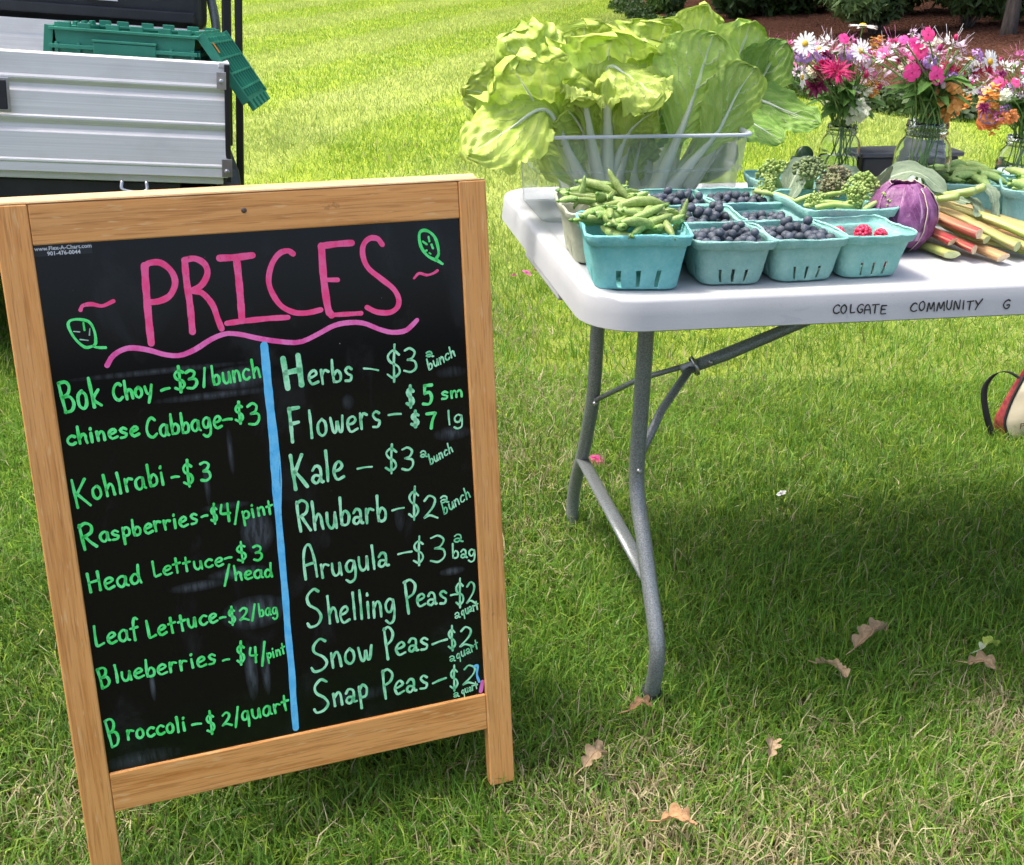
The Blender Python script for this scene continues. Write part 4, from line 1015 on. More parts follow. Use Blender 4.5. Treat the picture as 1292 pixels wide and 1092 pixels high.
# writing in black marker on the front edge, each letter drawn in the plane of the edge
for s, x0, z0, x1, z1, h in (('COLGATE', .357, .706, .441, .7025, .0125), ('COMMUNITY', .478, .704, .590, .7025, .0135), ('G', .625, .7015, .638, .7015, .013)):
    mb = MB(); write(mb, s, x0, z0, x1, z1, h, .0021, jit=.07)
    o = mb.build('handwriting', M_['ink_black'], top)
    o.location = (0, -.0000, 0)
    o.matrix_local = Matrix.Translation((0, .00155 + .0005, 0)) @ Matrix.Translation((0, 0, .705)) @ Matrix.Rotation(R(-5.5), 4, 'X') @ Matrix.Translation((0, -.0021, -.705))
# a scuffed recess mark on the top and the moulded latch bump below the end edge
tt = MB(); tt.box2((.002, .20, TZ - .060), (.02, .46, TZ - .046)); tt.build('latch_block', M_['table_top'], TAB, bevel=.004)
def leg_pair(u, mir):
    f = lambda q: LEN - q if mir else q
    paths = [[(f(u), .234, .70), (f(u), .234, .50), (f(u), .234, .36), (f(u), .209, .302), (f(u), .171, .261), (f(u), .121, .198), (f(u), .071, .137), (f(u), .058, .098), (f(u), .064, .046), (f(u), .073, .012)],
             [(f(u), .526, .70), (f(u), .530, .50), (f(u), .536, .38), (f(u), .564, .296), (f(u), .597, .22), (f(u), .634, .156), (f(u), .659, .088), (f(u), .660, .035), (f(u), .657, .0)]]
    for p in paths:
        q = bez(p, 34)
        l = MB().tube(q, .0135, 14, cap=True); lo = l.build('leg', M_['steel_grey'], TAB)
        MB().tube([(p[-1][0], p[-1][1] - .0, .026), (p[-1][0], p[-1][1], -.004)], [.0165, .0175], 14).build('foot_cap', M_['black_rubber'], lo)
        MB().ball((f(u) - (.0 if not mir else 0), p[2][1] - .0138, .365), .005, 8).build('rivet', M_['bright_metal'], lo)
    MB().tube([(f(u), .135, .205), (f(u), .605, .212)], .014, 10, flat=.35).build('cross_bar', M_['steel_grey'], TAB)
    j = (f(.277), .38, .480)
    br = MB().tube([j, (f(.36), .38, .508), (f(.50), .38, .562), (f(.80), .38, .68)], [.011, .012, .010, .010], 10).build('brace', M_['steel_grey'], TAB)
    MB().tube([(f(u + .004), .525, .372), (f(.22), .46, .435), (f(.29), .388, .487)], .0085, 8, flat=.6).build('brace_arm', M_['steel_grey'], TAB)
    MB().tube([(f(u + .004), .245, .372), (f(.22), .31, .435), (f(.29), .372, .487)], .0085, 8, flat=.6).build('brace_arm', M_['steel_grey'], TAB)
    MB().lathe([(.0155, -.003), (.0185, -.003), (.0185, .003), (.0155, .003), (.0155, -.003)], 16, M=Matrix.Translation((f(.30), .38, .488)) @ Matrix.Rotation(R(68 if not mir else -68), 4, 'Y')).build('locking_ring', M_['bright_metal'], TAB)
    MB().ball((f(.325), .366, .499), .0045, 8).build('rivet', M_['bright_metal'], TAB)
    MB().tube([(f(u), .24, .69), (f(u), .52, .69)], .0125, 10).build('leg_mount', M_['steel_grey'], TAB)
leg_pair(.158, False); leg_pair(.158, True)


# ------------------------------------------------------------------ things on the table
def tw(u, v, z=TZ - .0015):
    q = TM @ Vector((u, v, z)); return q
TYAW = .19117
def basket_mesh(name, bw, bd, rw, rd, h, seed, mt, nsl=3):
    rd_ = random.Random(seed)
    sl = [(-.60, .068), (0, .068), (.60, .068)][:nsl]
    cols = [-1.0, -.82]
    for c, w in sl: cols += [c - w, c + w]
    cols = sorted(set(cols + [-.30, .30, .82]))
    ring = []                                    # (side, t) or corner
    for s in range(4):
        for t in cols: ring.append((s, t, 0))
        ring.append((s, 1.0, 0))
        for k in (1, 2): ring.append((s, 1.0, k))
    slots = [(s, c) for s in range(4) for c, w in sl]
    rows = [(0.0, -.006), (.002, -.0015), (.004, -.0005), (.014, 0), (h * .36, 0), (h * .42, 0), (h * .76, 0), (h * .80, 0), (h * .81, .0045), (h * .97, .0055), (h, .0035)]
    vs = []
    n = len(ring)
    r0 = .016
    for z, off in rows:
        f = min(1, max(0, z / h))
        a = (bw + (rw - bw) * f) / 2 + off; b = (bd + (rd - bd) * f) / 2 + off
        for (s, t, k) in ring:
            if s % 2 == 0: hx, hy = a, b
            else: hx, hy = b, a
            if k == 0: x, y = t * (hx - r0), -hy
            else:
                ang = PI / 2 * k / 3
                x, y = (hx - r0) + r0 * math.sin(ang), -(hy - r0) - r0 * math.cos(ang)
            if k == 0 and .01 < z < h * .75 and any(abs(abs(t) - q) < .02 for q in (.30,)): y -= .0014
            ca, sa = [(1, 0), (0, 1), (-1, 0), (0, -1)][s]
            X, Y = x * ca - y * sa, x * sa + y * ca
            j = .0007
            wob = (math.sin(X * 47 + seed) + math.sin(Y * 61 + seed * 2)) * .0011 * f * f; X += wob; Y -= wob * .7; z_ = wob * .9
            vs.append((X + rd_.uniform(-j, j), Y + rd_.uniform(-j, j), z + z_ + (rd_.uniform(-j, j) if z > .001 else 0)))
    # lazy wobble of the rim
    fs = []
    for i in range(len(rows) - 1):
        for k in range(n):
            k2 = (k + 1) % n
            s, t, c = ring[k]; s2, t2, c2 = ring[k2]
            if c == 0 and c2 == 0 and s == s2 and i in (2, 3, 4):
                if any(abs(t - (q - w)) < 1e-6 and abs(t2 - (q + w)) < 1e-6 for q, w in sl):
                    if i in (2, 3): continue
                    # pointed top of the slit
                    continue_ = True
            fs.append((i * n + k, i * n + k2, (i + 1) * n + k2, (i + 1) * n + k))
    fs.append(tuple(range(n - 1, -1, -1)))
    m = MB(); m.add(vs, fs, 0, True)
    me = m.mesh(name, mt)
    bm = bmesh.new(); bm.from_mesh(me)
    bmesh.ops.recalc_face_normals(bm, faces=bm.faces); bm.to_mesh(me); bm.free()
    return me
def basket(u, v, yaw, size, mt, label, seed, group='pulp berry baskets on the table', z=0):
    bw, rw, h = size
    o = bpy.data.objects.new('berry_basket', basket_mesh('berry_basket', bw, bw, rw, rw, h, seed, M_[mt]))
    col.objects.link(o)
    o.location = tw(u, v, TZ - .001 + z); o.rotation_euler = (0, 0, TYAW + yaw)
    s = o.modifiers.new('thickness', 'SOLIDIFY'); s.thickness = .0028; s.offset = -1
    b = o.modifiers.new('soft', 'BEVEL'); b.width = .0009; b.segments = 1; b.limit_method = 'ANGLE'; b.angle_limit = R(50)
    return tag(o, label, 'berry basket', group)
PINT = (.090, .113, .068); QUART = (.118, .143, .084)
B = {}
B['peas'] = basket(.088, .108, R(-7), QUART, 'pulp_bright', 'bright teal pulp basket heaped with snap peas at the near corner of the table', 1)
B['grey'] = basket(.088, .245, R(-4), (.116, .142, .084), 'pulp_grey', 'weathered grey-green pulp basket of snap peas behind the bright teal one', 2)
B['a1'] = basket(.226, .101, R(-3), PINT, 'pulp_teal', 'teal pulp basket of blueberries next to the heaped pea basket, front row', 3)
B['b1'] = basket(.336, .105, R(2), PINT, 'pulp_teal', 'teal pulp basket of blueberries next to the raspberries, front row', 4)
B['c1'] = basket(.443, .112, R(3), PINT, 'pulp_teal', 'teal pulp basket at the right end of the front row holding a few raspberries', 5)
B['a2'] = basket(.226, .218, R(-2), PINT, 'pulp_teal', 'heaped teal basket of blueberries in the second row beside the snap peas', 6)
B['b2'] = basket(.336, .222, R(0), PINT, 'pulp_teal', 'sparsely filled teal basket of blueberries in the second row beside the broccoli basket', 7)
B['a3'] = basket(.222, .334, R(-2), PINT, 'pulp_teal', 'teal basket of blueberries in the third row in front of the clear tub, left one', 8)
B['b3'] = basket(.334, .336, R(0), PINT, 'pulp_teal', 'teal basket of blueberries in the third row in front of the clear tub, right one', 9)
B['br1'] = basket(.462, .250, R(1), (.120, .146, .078), 'pulp_teal', 'teal quart basket of sprouting broccoli behind the raspberries', 10)
B['br2'] = basket(.468, .408, R(-3), (.120, .146, .078), 'pulp_teal', 'teal basket with broccoli heads and leaves between the clear tub and the jars', 11)
B['sp1'] = basket(.800, .430, R(-20), (.120, .146, .072), 'pulp_teal', 'farther teal basket of shelling peas behind the rhubarb', 12)
B['sp2'] = basket(.890, .320, R(-27), (.120, .146, .078), 'pulp_teal', 'nearer teal basket of shelling peas at the right edge of the picture', 13)

def copy_at(me, name, M, label=None, cat=None, group=None, parent=None):
    o = bpy.data.objects.new(name, me); col.objects.link(o); o.parent = parent
    o.matrix_world = M if parent is None else M
    if parent is not None: o.matrix_local = M
    return tag(o, label, cat, group)
# blueberries
def blueberry_mesh(seed):
    m = MB(); rd = random.Random(seed)
    m.ball((0, 0, 0), 1.0, 14, sc=(1, 1, .88))
    vs = []; n = 12
    for i, (rr, zz) in enumerate(((.42, .80), (.34, .86), (.26, .78), (.08, .74))):
        for k in range(n):
            a = 2 * PI * k / n; q = rr * (1 + (.28 if (i == 0 and k % 2) else 0))
            vs.append((q * math.cos(a), q * math.sin(a), zz + (.07 if i == 0 and k % 2 else 0)))
    fs = [(i * n + k, i * n + (k + 1) % n, (i + 1) * n + (k + 1) % n, (i + 1) * n + k) for i in range(3) for k in range(n)] + [tuple(3 * n + k for k in range(n))]
    m.add(vs, fs, 0, False)
    return m.mesh('blueberry', M_['berry_blue'])
bb = [blueberry_mesh(i) for i in range(2)]
rb = random.Random(5)
def fill_berries(key, zf, density, label, heap=0.0, skip=None):
    o = B[key]; M = Matrix.Translation(o.location) @ Matrix.Rotation(o.rotation_euler.z, 4, 'Z')
    under = MB(); half = .043
    st = .0125
    for iz in range(3):
        z = zf - .011 * (iz + 1)
        if z < .008: break
        for i in range(6):
            for j in range(6):
                x, y = -half + .006 + i * .0152 + rb.uniform(-.002, .002), -half + .006 + j * .0152 + rb.uniform(-.002, .002)
                under.ball((x, y, z), .0072, 8)
    u = under.build('berries_below', M_['berry_blue']); u.matrix_world = M; tag(u, kind='stuff')
    for i in range(6):
        for j in range(6):
            x, y = -half + .004 + i * .0162 + (j % 2) * .004 + rb.uniform(-.003, .003), -half + .004 + j * .0160 + rb.uniform(-.003, .003)
            if abs(x) > .047 or abs(y) > .047 or rb.random() > density: continue
            if skip and skip(x, y): continue
            r = rb.uniform(.0062, .0086)
            z = zf + heap * (1 - (x * x + y * y) / .0025) + rb.uniform(-.0015, .002)
            q = Quaternion((rb.uniform(-1, 1), rb.uniform(-1, 1), rb.uniform(-1, 1)), rb.uniform(0, 3.1)).to_matrix().to_4x4()
            copy_at(bb[rb.randint(0, 1)], 'blueberry', M @ Matrix.Translation((x, y, z)) @ q @ Matrix.Scale(r, 4), label, 'blueberry', 'blueberries in the pulp baskets')
            if heap > 0 and rb.random() < .35 and abs(x) < .035 and abs(y) < .035:
                copy_at(bb[rb.randint(0, 1)], 'blueberry', M @ Matrix.Translation((x + .006, y + .004, z + r * 1.5)) @ q @ Matrix.Scale(rb.uniform(.006, .0078), 4), label, 'blueberry', 'blueberries in the pulp baskets')
fill_berries('a1', .056, .95, 'dusty blueberry in the front-row basket beside the snap peas', .004)
fill_berries('b1', .057, .92, 'dusty blueberry in the front-row basket beside the raspberries', .006)
fill_berries('a2', .058, .95, 'dark blueberry in the heaped second-row basket', .010)
fill_berries('b2', .050, .8, 'blueberry in the sparse second-row basket beside the broccoli', 0)
fill_berries('a3', .058, .9, 'blueberry in the left third-row basket by the clear tub', .007)
fill_berries('b3', .057, .8, 'blueberry in the right third-row basket by the clear tub', .006)
# raspberries
def raspberry_mesh():
    m = MB()
    for i in range(6):
        a = -1.0 + i * .42; n = max(4, int(9 * math.cos(a * .75)))
        for k in range(n):
            t = 2 * PI * (k + .5 * (i % 2)) / n
            m.ball((.72 * math.cos(a) * math.cos(t), .72 * math.cos(a) * math.sin(t), math.sin(a) * .85), .30, 6)
    return m.mesh('raspberry', M_['raspberry'])
rm = raspberry_mesh()
o = B['c1']; M = Matrix.Translation(o.location) @ Matrix.Rotation(o.rotation_euler.z, 4, 'Z')
for (x, y, z, r, lb) in ((-.002, -.010, .059, .0135, 'large red raspberry showing in the middle of its teal basket'), (-.032, .010, .056, .010, 'small raspberry near the left wall of its basket'), (.028, -.010, .055, .0105, 'raspberry low at the right of its basket'), (.012, -.026, .044, .009, 'raspberry tucked against the front wall in front of the large one'),
                         (-.02, .02, .038, .010, 'raspberry hidden low at the back of its basket'), (.02, .015, .037, .010, 'raspberry low at the back right of its basket'), (-.02, -.028, .038, .010, 'raspberry low at the front left of its basket')):
    copy_at(rm, 'raspberry', M @ Matrix.Translation((x, y, z)) @ Euler((1.2, x * 30, y * 50)).to_matrix().to_4x4() @ Matrix.Scale(r, 4), lb, 'raspberry', 'raspberries in the right front basket')
um = MB()
for i in range(5):
    for j in range(5): um.ball((-.036 + i * .018, -.036 + j * .018, .024 + rb.uniform(-.003, .003)), .010, 7, jit=.08, seed=i * 7 + j)
u = um.build('raspberries_below', M_['raspberry']); u.matrix_world = M; tag(u, kind='stuff')

# pea pods
def pod_mesh(seed, mt, L=1.0, plump=1.0):
    rd = random.Random(seed); n = 14
    P = []; Rr = []
    bend = rd.uniform(.06, .16) * rd.choice((-1, 1))
    for i in range(n + 1):
        t = i / n; x = (t - .5) * L
        P.append((x, 0, bend * (1 - (2 * t - 1) ** 2) * L))
        w = math.sin(PI * min(1, max(0, t)) ** .85) ** .55 if 0 < t < 1 else 0.02
        Rr.append(.095 * plump * w * (1 + .07 * math.sin(t * 22 + seed)) + .004)
    m = MB(); m.tube(P, Rr, 10, up=Vector((0, 1, 0)), flat=.78)
    # calyx and stalk, and the dry tip
    e = Vector(P[0]); m.tube([e + Vector((.03, 0, 0)), e + Vector((-.01, 0, -.005)), e + Vector((-.06, .0, -.02))], [.05, .035, .012], 6, 1)
    m.tube([P[-1], Vector(P[-1]) + Vector((.05, 0, -.01))], [.01, .003], 5, 1)
    # the seam
    m.tube([(p[0], 0, p[2] - r * .97) if False else (p[0], r * .0, p[2] + r * .99) for p, r in zip(P[1:-1], Rr[1:-1])], .007, 4, 1)
    return m.mesh('pea_pod', [M_[mt], M_['calyx']])
pods = [pod_mesh(i, 'pod', 1.0, 1.12) for i in range(5)]
pods_p = [pod_mesh(i + 9, 'pod_pale', 1.0, 1.2) for i in range(4)]
rp = random.Random(21)
def fill_pods(key, n, zf, heap, Lr, meshes, label, cat, group, half=.058, seed=1):
    rp.seed(seed)
    o = B[key]; M = Matrix.Translation(o.location) @ Matrix.Rotation(o.rotation_euler.z, 4, 'Z')
    um = MB()
    for i in range(26):
        a = rp.uniform(0, PI); x, y = rp.uniform(-.03, .03), rp.uniform(-.03, .03)
        z = rp.uniform(.012, zf - .006)
        dx, dy = .024 * math.cos(a), .024 * math.sin(a)
        um.tube([(x - dx, y - dy, z), (x - dx * .5, y - dy * .5, z + .002), (x + dx * .5, y + dy * .5, z + .002), (x + dx, y + dy, z)], [.001, .006, .006, .001], 6)
    u = um.build('pods_below', meshes[0].materials[0]); u.matrix_world = M; tag(u, kind='stuff')
    for i in range(n):
        k = (i * .618) % 1; rr = math.sqrt((i + .5) / n) * half * 1.02; a = i * 2.399
        x, y = rr * math.cos(a), rr * math.sin(a)
        x = max(-half, min(half, x * 1.12)); y = max(-half, min(half, y * 1.12))
        L = rp.uniform(*Lr)
        z = zf + heap * (1 - (rr / half) ** 2) + rp.uniform(-.004, .007)
        e = Euler((rp.uniform(0, 6.3), rp.uniform(-.28, .28), rp.choice((rp.gauss(.25, .45), rp.gauss(.25, .45), rp.uniform(0, 3.1)))))
        c = copy_at(meshes[rp.randint(0, len(meshes) - 1)], 'pea_pod', M @ Matrix.Translation((x * .88, y * .88, z)) @ e.to_matrix().to_4x4() @ Matrix.Scale(L, 4), label, cat, group)
    # a few standing pods
fill_pods('peas', 44, .080, .022, (.055, .078), pods, 'plump green snap pea pod in the bright teal basket', 'pea pod', 'snap peas in the bright teal basket', seed=3)
fill_pods('grey', 30, .080, .022, (.05, .075), pods, 'plump green snap pea pod in the weathered grey-green basket', 'pea pod', 'snap peas in the grey-green basket', seed=4)
for (u, v, z, e, L, lb) in ((.038, .236, .838, (0, -1.25, .4), .050, 'pea pod standing upright at the left rim of the grey-green basket'), (.102, .238, .846, (0, -.8, 2.6), .062, 'pea pod rising from the middle of the heap against the clear tub'), (.158, .115, .826, (0, -1.1, .5), .052, 'pea pod standing at the right rim of the bright teal basket')):
    copy_at(pods[1], 'pea_pod', Matrix.Translation(tw(u, v, z)) @ Euler(e).to_matrix().to_4x4() @ Matrix.Scale(L, 4), lb, 'pea pod', 'snap pea pods sticking up out of the heap')
fill_pods('sp1', 26, .070, .012, (.055, .078), pods_p, 'pale shelling pea pod in the farther basket behind the rhubarb', 'pea pod', 'shelling peas in the farther basket', seed=6)
fill_pods('sp2', 30, .076, .012, (.055, .078), pods_p, 'pale shelling pea pod in the basket at the right edge', 'pea pod', 'shelling peas in the nearer basket', seed=7)

# sprouting broccoli
def floret_cluster(m, c, r, n, seed, mi, dome=1.0):
    rd = random.Random(seed)
    for i in range(n):
        z = rd.uniform(-.2, 1); a = rd.uniform(0, 2 * PI); q = math.sqrt(max(0, 1 - z * z))
        p = Vector((q * math.cos(a), q * math.sin(a), z * dome)) * r * rd.uniform(.7, 1.0)
        m.ball(Vector(c) + p, r * rd.uniform(.15, .26), 5, mi, jit=.25, seed=seed * 31 + i)
def broccoli(u, v, z, r, seed, fm, label, d=(0, 0, 1), n=60, stalkL=.05):
    r *= 1.35; n = int(n * 2.1)
    d = Vector(d).normalized()
    q = d.to_track_quat('Z', 'Y').to_matrix().to_4x4()
    root = empty('broccoli', mat=Matrix.Translation(tw(u, v, z)) @ q, label=label, cat='broccoli', group='broccoli heads in the teal baskets')
    s = MB(); s.tube([(0, 0, -stalkL), (0, 0, -r * .2), (0, 0, r * .1)], [r * .32, r * .3, r * .5], 8)
    rd = random.Random(seed)
    for k in range(5):
        a = k * 1.257 + rd.uniform(-.3, .3)
        s.tube([(0, 0, -r * .4), (r * .4 * math.cos(a), r * .4 * math.sin(a), 0), (r * .6 * math.cos(a), r * .6 * math.sin(a), r * .4)], [r * .16, r * .12, r * .1], 6)
    s.build('stalk', M_['stalk'], root)
    f = MB()
    for k in range(6):
        a = k * 1.05; floret_cluster(f, (r * .5 * math.cos(a), r * .5 * math.sin(a), r * .3), r * .52, n // 6, seed + k, 0)
    floret_cluster(f, (0, 0, r * .5), r * .55, n // 4, seed + 9, 0)
    f.build('florets', M_[fm], root)
broccoli(.455, .335, .835, .022, 1, 'brocc', 'round tight green broccoli head beside its leaf', (-.1, -.4, 1))
broccoli(.498, .330, .822, .022, 2, 'brocc_p', 'purplish broccoli head lying right of the green one', (.2, -.5, 1))
broccoli(.478, .300, .818, .018, 3, 'brocc_p', 'small purplish broccoli head in front of the round ones', (-.1, -.7, .7))
broccoli(.400, .355, .832, .020, 4, 'brocc_y', 'loose yellow-green broccoli shoot next to the clear tub', (-.5, -.2, 1), 48)
broccoli(.385, .330, .816, .015, 5, 'brocc_y', 'small loose broccoli shoot drooping beside the blueberries', (-.8, -.3, .5), 40)
broccoli(.515, .262, .826, .020, 6, 'brocc_y', 'yellow-green broccoli shoot in the basket behind the raspberries, rear one', (.1, -.2, 1), 54)
broccoli(.486, .228, .818, .019, 7, 'brocc_y', 'pale broccoli shoot at the front of its basket, middle one', (.1, -.6, .8), 48)
broccoli(.530, .214, .812, .014, 8, 'brocc_y', 'small broccoli shoot by the red cabbage', (.7, -.4, .5), 40, .05)
broccoli(.425, .235, .812, .013, 9, 'brocc_y', 'small broccoli shoot at the left wall of its basket', (-.6, -.2, .7), 36, .05)
for i, (a, b) in enumerate((((.405, .235, .806), (.465, .215, .814)), ((.415, .215, .808), (.470, .200, .812)), ((.445, .205, .806), (.500, .225, .816)), ((.40, .26, .808), (.45, .25, .82)), ((.49, .20, .806), (.535, .225, .812)), ((.43, .255, .81), (.49, .27, .818)), ((.36, .33, .812), (.42, .28, .80)))):
    a, b = tw(*a), tw(*b)
    MB().tube(bez([a, (a + b) / 2 + Vector((0, 0, .004)), b], 6), [.0042, .005, .0045, .0045, .004, .0036, .003], 7).build('broccoli_shoot', M_['stalk'], label=('long pale shoot along the left wall of the broccoli basket', 'pale shoot lying along the front rim of the broccoli basket', 'pale shoot crossing the middle of the broccoli basket', 'upper pale shoot at the back of the broccoli basket', 'pale shoot at the right end of the broccoli basket beside the cabbage', 'pale shoot under the rear yellow-green broccoli', 'drooping shoot between the blueberries and the rear broccoli basket')[i], cat='broccoli stem', group='loose broccoli stems')

# leaves as parametric sheets: control curve in table coordinates, facing normal, half width
def sheet_leaf(name, ctrl, hw, mt, facing, ruffle=.3, nu=22, nv=34, pet=.30, pw=.010, cup=.25, seed=0, parent=None, thick_rib=True, tipr=.55, wave=5.0, jag=0.0, M=None, shape=None, edge_roll=0.0):
    rd = random.Random(seed); ph = [rd.uniform(0, 6.28) for _ in range(8)]
    C = [Vector(p) for p in ctrl]
    N = nv; P = bez(C, N)
    L = sum((P[i + 1] - P[i]).length for i in range(N))
    facing = Vector(facing).normalized()
    fr = []
    for i in range(N + 1):
        T = (P[min(i + 1, N)] - P[max(i - 1, 0)]).normalized()
        S = T.cross(facing)
        if S.length < 1e-3: S = T.cross(Vector((0, 1, 0)))
        S.normalize(); Nn = S.cross(T).normalized()
        fr.append((P[i], T, -S if S.dot(Vector((1, 0, 0))) < 0 and False else S, Nn))
    def width(v):
        if shape: return shape(v) * hw
        if v < pet: return pw * .62 * (1 - .5 * v / pet) + (hw * .10) * (v / pet) ** 3
        t = (v - pet) / (1 - pet)
        g = math.sin(PI / 2 * min(1, t / .62)) ** 1.25 if t < .62 else math.sqrt(max(0, 1 - ((t - .62) / .38) ** 2.3))
        return pw * .35 * (1 - t) + hw * g
    def fn(a, v):
        i = min(N, int(round(v * N))); p, T, S, Nn = fr[i]
        s = 2 * a - 1; w = width(v)
        e = abs(s)
        up = (0 if v < pet * .8 else min(1, (v - pet * .8) * 3))
        rz = ruffle * up * hw * (e ** 2.2) * (.26 * math.sin(v * wave * 6.28 + ph[0] + (2 if s > 0 else 0)) + .15 * math.sin(v * wave * 13.4 + ph[1] + s * 2) + .08 * math.sin(v * wave * 27 + ph[2] * s))
        rz += ruffle * up * hw * .07 * (math.sin(v * 31 + ph[3] + s * 5) * math.sin(s * 9 + ph[4]) + .6 * math.sin(v * 57 + s * 17 + ph[6]))
        if shape is None and up > 0:
            qq = (v - .45 * e ** 1.3) * 7
            rz += ruffle * hw * .14 * up * math.sin(v * 8.5 + ph[1] + s * 1.7)
            rz += hw * (.075 + .03 * ruffle) * up * (abs(math.sin(PI * qq)) ** .7) * min(1, e * 5)
            rz += ruffle * hw * .075 * up * e ** 5 * math.sin(v * wave * 52 + ph[7] + s)
        if shape is None and v > .93:
            rz += (v - .93) / .07 * ruffle * hw * .16 * math.sin(s * 6 + ph[5])
        z = cup * w * e * e + rz - edge_roll * w * max(0, e - .55) ** 2 * 4
        q = s * w * (1 + jag * math.sin(v * 40 + ph[6]) * e + ruffle * .06 * math.sin(v * wave * 19 + ph[2]) * e)
        ext = ruffle * hw * .09 * math.sin(s * 7 + ph[7]) * (v ** 6)
        return p + S * q + Nn * z + T * ext
    m = MB(); m.grid(fn, nu, nv)
    if thick_rib:
        k = int(N * .93)
        rr = [max(.0008, (pw * .62) * (1 - (i / N)) ** 1.7) for i in range(0, k)]
        m.tube([fr[i][0] + fr[i][3] * rr[i] * .15 for i in range(0, k)], rr, 8, 1, flat=.8)
    o = m.build(name, [mt, M_['petiole'] if thick_rib else mt], parent)
    return o
LETTUCE=[([(0.164,0.56,0.738),(0.153,0.54,0.879),(0.147,0.5,1.045)],0.105,1.0,0,0.25,0),([(0.133,0.53,0.76),(0.043,0.5,0.893),(-0.037,0.45,1.005)],0.085,1.0,0,0.35,-0.3),([(0.116,0.52,0.762),(0.033,0.47,0.924),(-0.109,0.4,0.86)],0.062,0.5,0,1.0,-0.2),([(0.136,0.6,0.75),(0.023,0.6,0.906),(-0.088,0.58,0.947)],0.055,0.8,0,0.3,-0.5),([(0.156,0.62,0.757),(0.082,0.62,0.93),(-0.021,0.6,1.023)],0.075,1.0,0,0.2,-0.3),([(0.177,0.64,0.753),(0.153,0.64,0.927),(0.131,0.63,1.053)],0.075,1.0,0,0.1,0),([(0.212,0.6,0.76),(0.242,0.6,0.931),(0.27,0.58,1.062)],0.08,1.0,0,0.2,0.2),([(0.173,0.54,0.759),(0.147,0.5,0.986),(0.212,0.4,0.942)],0.055,0.8,0,1.0,0),([(0.162,0.53,0.762),(0.098,0.48,0.948),(0.087,0.42,0.949)],0.035,1.0,0,0.8,0),([(0.243,0.5,0.772),(0.29,0.49,0.919),(0.33,0.5,1.045)],0.084,0.3,1,0.05,0.1),([(0.268,0.55,0.77),(0.301,0.55,0.924),(0.273,0.55,1.02)],0.05,0.2,2,0.0,-0.5),([(0.325,0.6,0.755),(0.394,0.6,0.916),(0.437,0.6,1.056)],0.075,0.5,1,0.0,0.2),([(0.347,0.62,0.753),(0.44,0.62,0.884),(0.506,0.61,1.023)],0.075,0.3,2,-0.1,0.5),([(0.368,0.62,0.765),(0.445,0.6,0.916),(0.565,0.55,0.882)],0.045,0.5,2,0.6,0.5),([(0.279,0.5,0.77),(0.346,0.49,0.884),(0.408,0.5,0.989)],0.066,0.3,1,-0.05,0.4),([(0.308,0.66,0.753),(0.345,0.66,0.937),(0.363,0.66,1.084)],0.058,0.7,0,0,0.1),([(0.338,0.58,0.773),(0.401,0.56,0.894),(0.476,0.5,0.86)],0.034,0.3,2,0.6,0.4),([(0.195,0.58,0.765),(0.218,0.57,0.894),(0.217,0.54,1.029)],0.08,1.0,0,0.3,0.1),([(0.172,0.55,0.764),(0.19,0.52,0.872),(0.228,0.46,0.926)],0.042,0.7,0,0.6,0.3),([(0.157,0.55,0.765),(0.115,0.52,0.873),(0.065,0.47,0.93)],0.048,0.7,0,0.5,-0.3),([(0.143,0.6,0.762),(0.106,0.62,0.888),(0.041,0.62,0.944)],0.07,1.0,0,0.3,-0.2),([(0.158,0.6,0.762),(0.199,0.66,0.881),(0.236,0.68,0.992)],0.08,1.0,0,0.1,0.1),([(0.342,0.64,0.749),(0.385,0.66,0.879),(0.438,0.68,0.977)],0.08,0.5,2,-0.1,0.3),([(0.328,0.6,0.758),(0.432,0.66,0.878),(0.506,0.66,0.936)],0.07,0.3,2,-0.1,0.4),([(0.133,0.62,0.751),(0.09,0.64,0.828),(-0.002,0.64,0.982)],0.055,1.0,0,0.3,-0.4),([(0.229,0.58,0.757),(0.252,0.6,0.847),(0.299,0.6,0.931)],0.06,0.3,2,0.0,0.2),([(0.141,0.54,0.743),(0.098,0.53,0.812),(0.079,0.52,0.876)],0.035,0.5,1,0.1,-0.2),([(0.209,0.56,0.737),(0.226,0.58,0.8),(0.24,0.58,0.864)],0.04,0.5,1,0.1,0.1),([(0.299,0.6,0.726),(0.371,0.62,0.79),(0.438,0.62,0.833)],0.035,0.2,2,0.1,0.3),([(0.084,0.6,0.731),(0.089,0.6,0.799),(0.097,0.58,0.88)],0.045,0.5,0,0.1,-0.1)]
